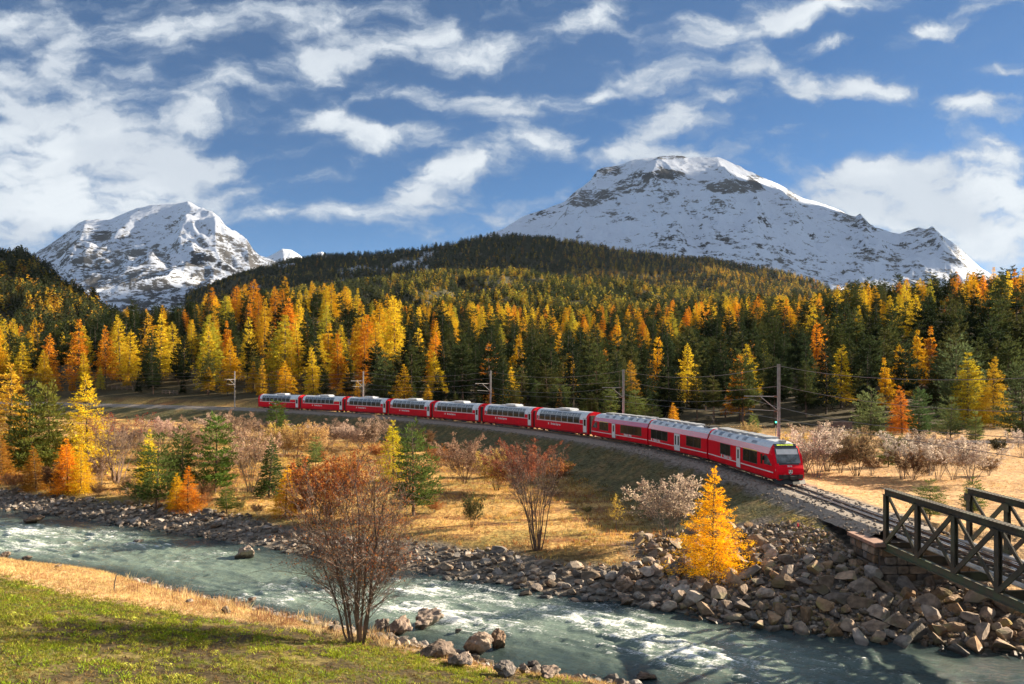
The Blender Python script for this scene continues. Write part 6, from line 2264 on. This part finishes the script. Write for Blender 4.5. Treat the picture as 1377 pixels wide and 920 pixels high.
rest = []
gcnt = {}
for i in sorted(single, key=lambda i: trees[i][2]):
    kind, x, y, z, h, u = trees[i]
    cn_, cc_ = shade[kind][g.choice(len(shade[kind]), p=[.32, .28, .2, .12, .08] if kind == 'larch' else None)]
    w, row = place_words(u, y)
    pr = shapes[kind][g.randint(len(shapes[kind]))]
    v = g.uniform(.85, 1.15)
    plant('forest_' + kind, pr, f'{cn_} {kind} in the {row} of forest {w}, {size_w(h, kind)}', kind, color=tuple(q * v for q in cc_), group=f'{size_w(h, kind)} {cn_} {kind} trees, {row}, {w}',
          pos=(x, y, z), height=h, width=g.uniform(.72, 1.15))
rest = [t for i, t in enumerate(trees) if i not in single]
pro = []
for kd in ('larch', 'pine', 'spruce'):
    for j, (cn_, cc_) in enumerate(shade[kd][:4]):
        pro.append((kd, proto(f'{kd}_{j}', shapes[kd][j % len(shapes[kd])][1], cc_)))
pro.sort(key=lambda q: q[1].name)
sel = {kd: [k for k, q in enumerate(pro) if q[0] == kd] for kd in shapes}
P = np.array([(t[1], t[2], t[3]) for t in rest])
n = len(P)
hh = np.array([t[4] for t in rest]) / 10
scatter('forest_behind', P, np.stack([np.zeros(n), np.zeros(n), g.rand(n) * 6.28], 1), np.stack([hh * 1.05, hh * 1.05, hh], 1), [sel[t[0]][g.randint(len(sel[t[0]]))] for t in rest],
        [q[1] for q in pro], label='dense mixed larch and pine forest behind the nearer trees')
print('forest', len(trees), 'single', len(single), 'rest', n)

# far woods: each hill one mass of trees
FC = {'fl0': (.48, .30, .03), 'fl1': (.40, .29, .035), 'fl2': (.42, .21, .025), 'fp0': (.05, .06, .023), 'fp1': (.07, .072, .026), 'fp2': (.04, .05, .02)}

GRNY = {'fl0': (.33, .25, .03), 'fl1': (.28, .24, .035), 'fl2': (.40, .24, .025), 'fp0': (.05, .062, .02), 'fp1': (.075, .08, .024), 'fp2': (.036, .046, .018)}


def wood(name, label, X, D, Z, T, n, plarch, hmin, hmax, tlim=(0, 1.02), thin=None, cols=None):
    cols = cols or FC
    g = np.random.RandomState(len(label))
    nv_, nu_ = X.shape
    fi = g.rand(n * 3) * (nv_ - 2)
    fj = g.rand(n * 3) * (nu_ - 2)
    i, j = fi.astype(int), fj.astype(int)
    a, b = fi - i, fj - j

    def s(M):
        return M[i, j] * (1 - a) * (1 - b) + M[i + 1, j] * a * (1 - b) + M[i, j + 1] * (1 - a) * b + M[i + 1, j + 1] * a * b
    P = np.stack([s(X), s(D), s(Z)], 1)
    t_ = s(T)
    px, py = pxy(P[:, 0], P[:, 1], P[:, 2])
    k = (t_ > tlim[0]) & (t_ < tlim[1])
    if thin is not None:
        k &= g.rand(len(k)) < thin(P, px, py, t_)
    P, px, py, t_ = P[k][:n], px[k][:n], py[k][:n], t_[k][:n]
    m = len(P)
    pl = plarch(P, px, py)
    isl = g.rand(m) < pl
    # instance order follows the prototypes' names
    idx = np.where(isl, g.randint(0, 3, m), 3 + g.randint(0, 3, m))
    h = g.uniform(hmin, hmax, m) / 10
    ps = [proto(f'{name}_a_larch_{q}', FAR_LARCH[q], cols[f'fl{q}']) for q in range(3)] + [proto(f'{name}_b_pine_{q}', FAR_PINE[q], cols[f'fp{q}']) for q in range(3)]
    w = g.uniform(.9, 1.3, m)
    scatter(name, P, np.stack([np.zeros(m), np.zeros(m), g.rand(m) * 6.28], 1), np.stack([h * w, h * w, h], 1), idx, ps, label=label)


for nm, o, X, D, Z, T in HILLS:
    if nm == 'shoulder':
        wood('hillside_wood', 'yellow green wood covering the low hill in the middle', X, D, Z, T, 14000, lambda P, px, py: .33 + .25 * noise2(P[:, 0] * .006, P[:, 1] * .006, 4), 10, 18, cols=GRNY)
    elif nm == 'ridge':
        wood('ridge_wood', 'dark wood on the high ridge under the snow mountain', X, D, Z, T, 21000, lambda P, px, py: np.where(px > 760, .34, .13) + .12 * noise2(P[:, 0] * .004, P[:, 1] * .004, 5), 12, 20,
             thin=lambda P, px, py, t: 1 - .7 * sstep(fbm(P[:, 0] * .006, P[:, 2] * .015, 4, 15), .26, .36) * sstep(P[:, 2], 150, 260) * sstep(P[:, 0] / P[:, 1], .0, -.03))
    else:
        wood('spur_wood', 'dark wood on the spur at the left edge', X, D, Z, T, 4200, lambda P, px, py: .22 + 0 * px, 10, 17, thin=lambda P, px, py, t: .9 - .5 * sstep(noise2(P[:, 0] * .02, P[:, 2] * .03, 6), .1, .6))

# ------------------------------------------------------------------ the air between here and the peaks
m_haze = bpy.data.materials.new('haze')
m_haze.use_nodes = True
t = m_haze.node_tree
t.nodes.clear()
pv = nn(t, 'ShaderNodeVolumePrincipled')
pv.inputs['Color'].default_value = (.66, .80, 1.0, 1)
pv.inputs['Density'].default_value = 0.8e-5
pv.inputs['Anisotropy'].default_value = .1
ho = nn(t, 'ShaderNodeOutputMaterial')
t.links.new(pv.outputs[0], ho.inputs['Volume'])
hz = MB().box((0, 15300, 830), (62000, 31400, 1680)).build('haze', m_haze)
tag(hz, kind='stuff')
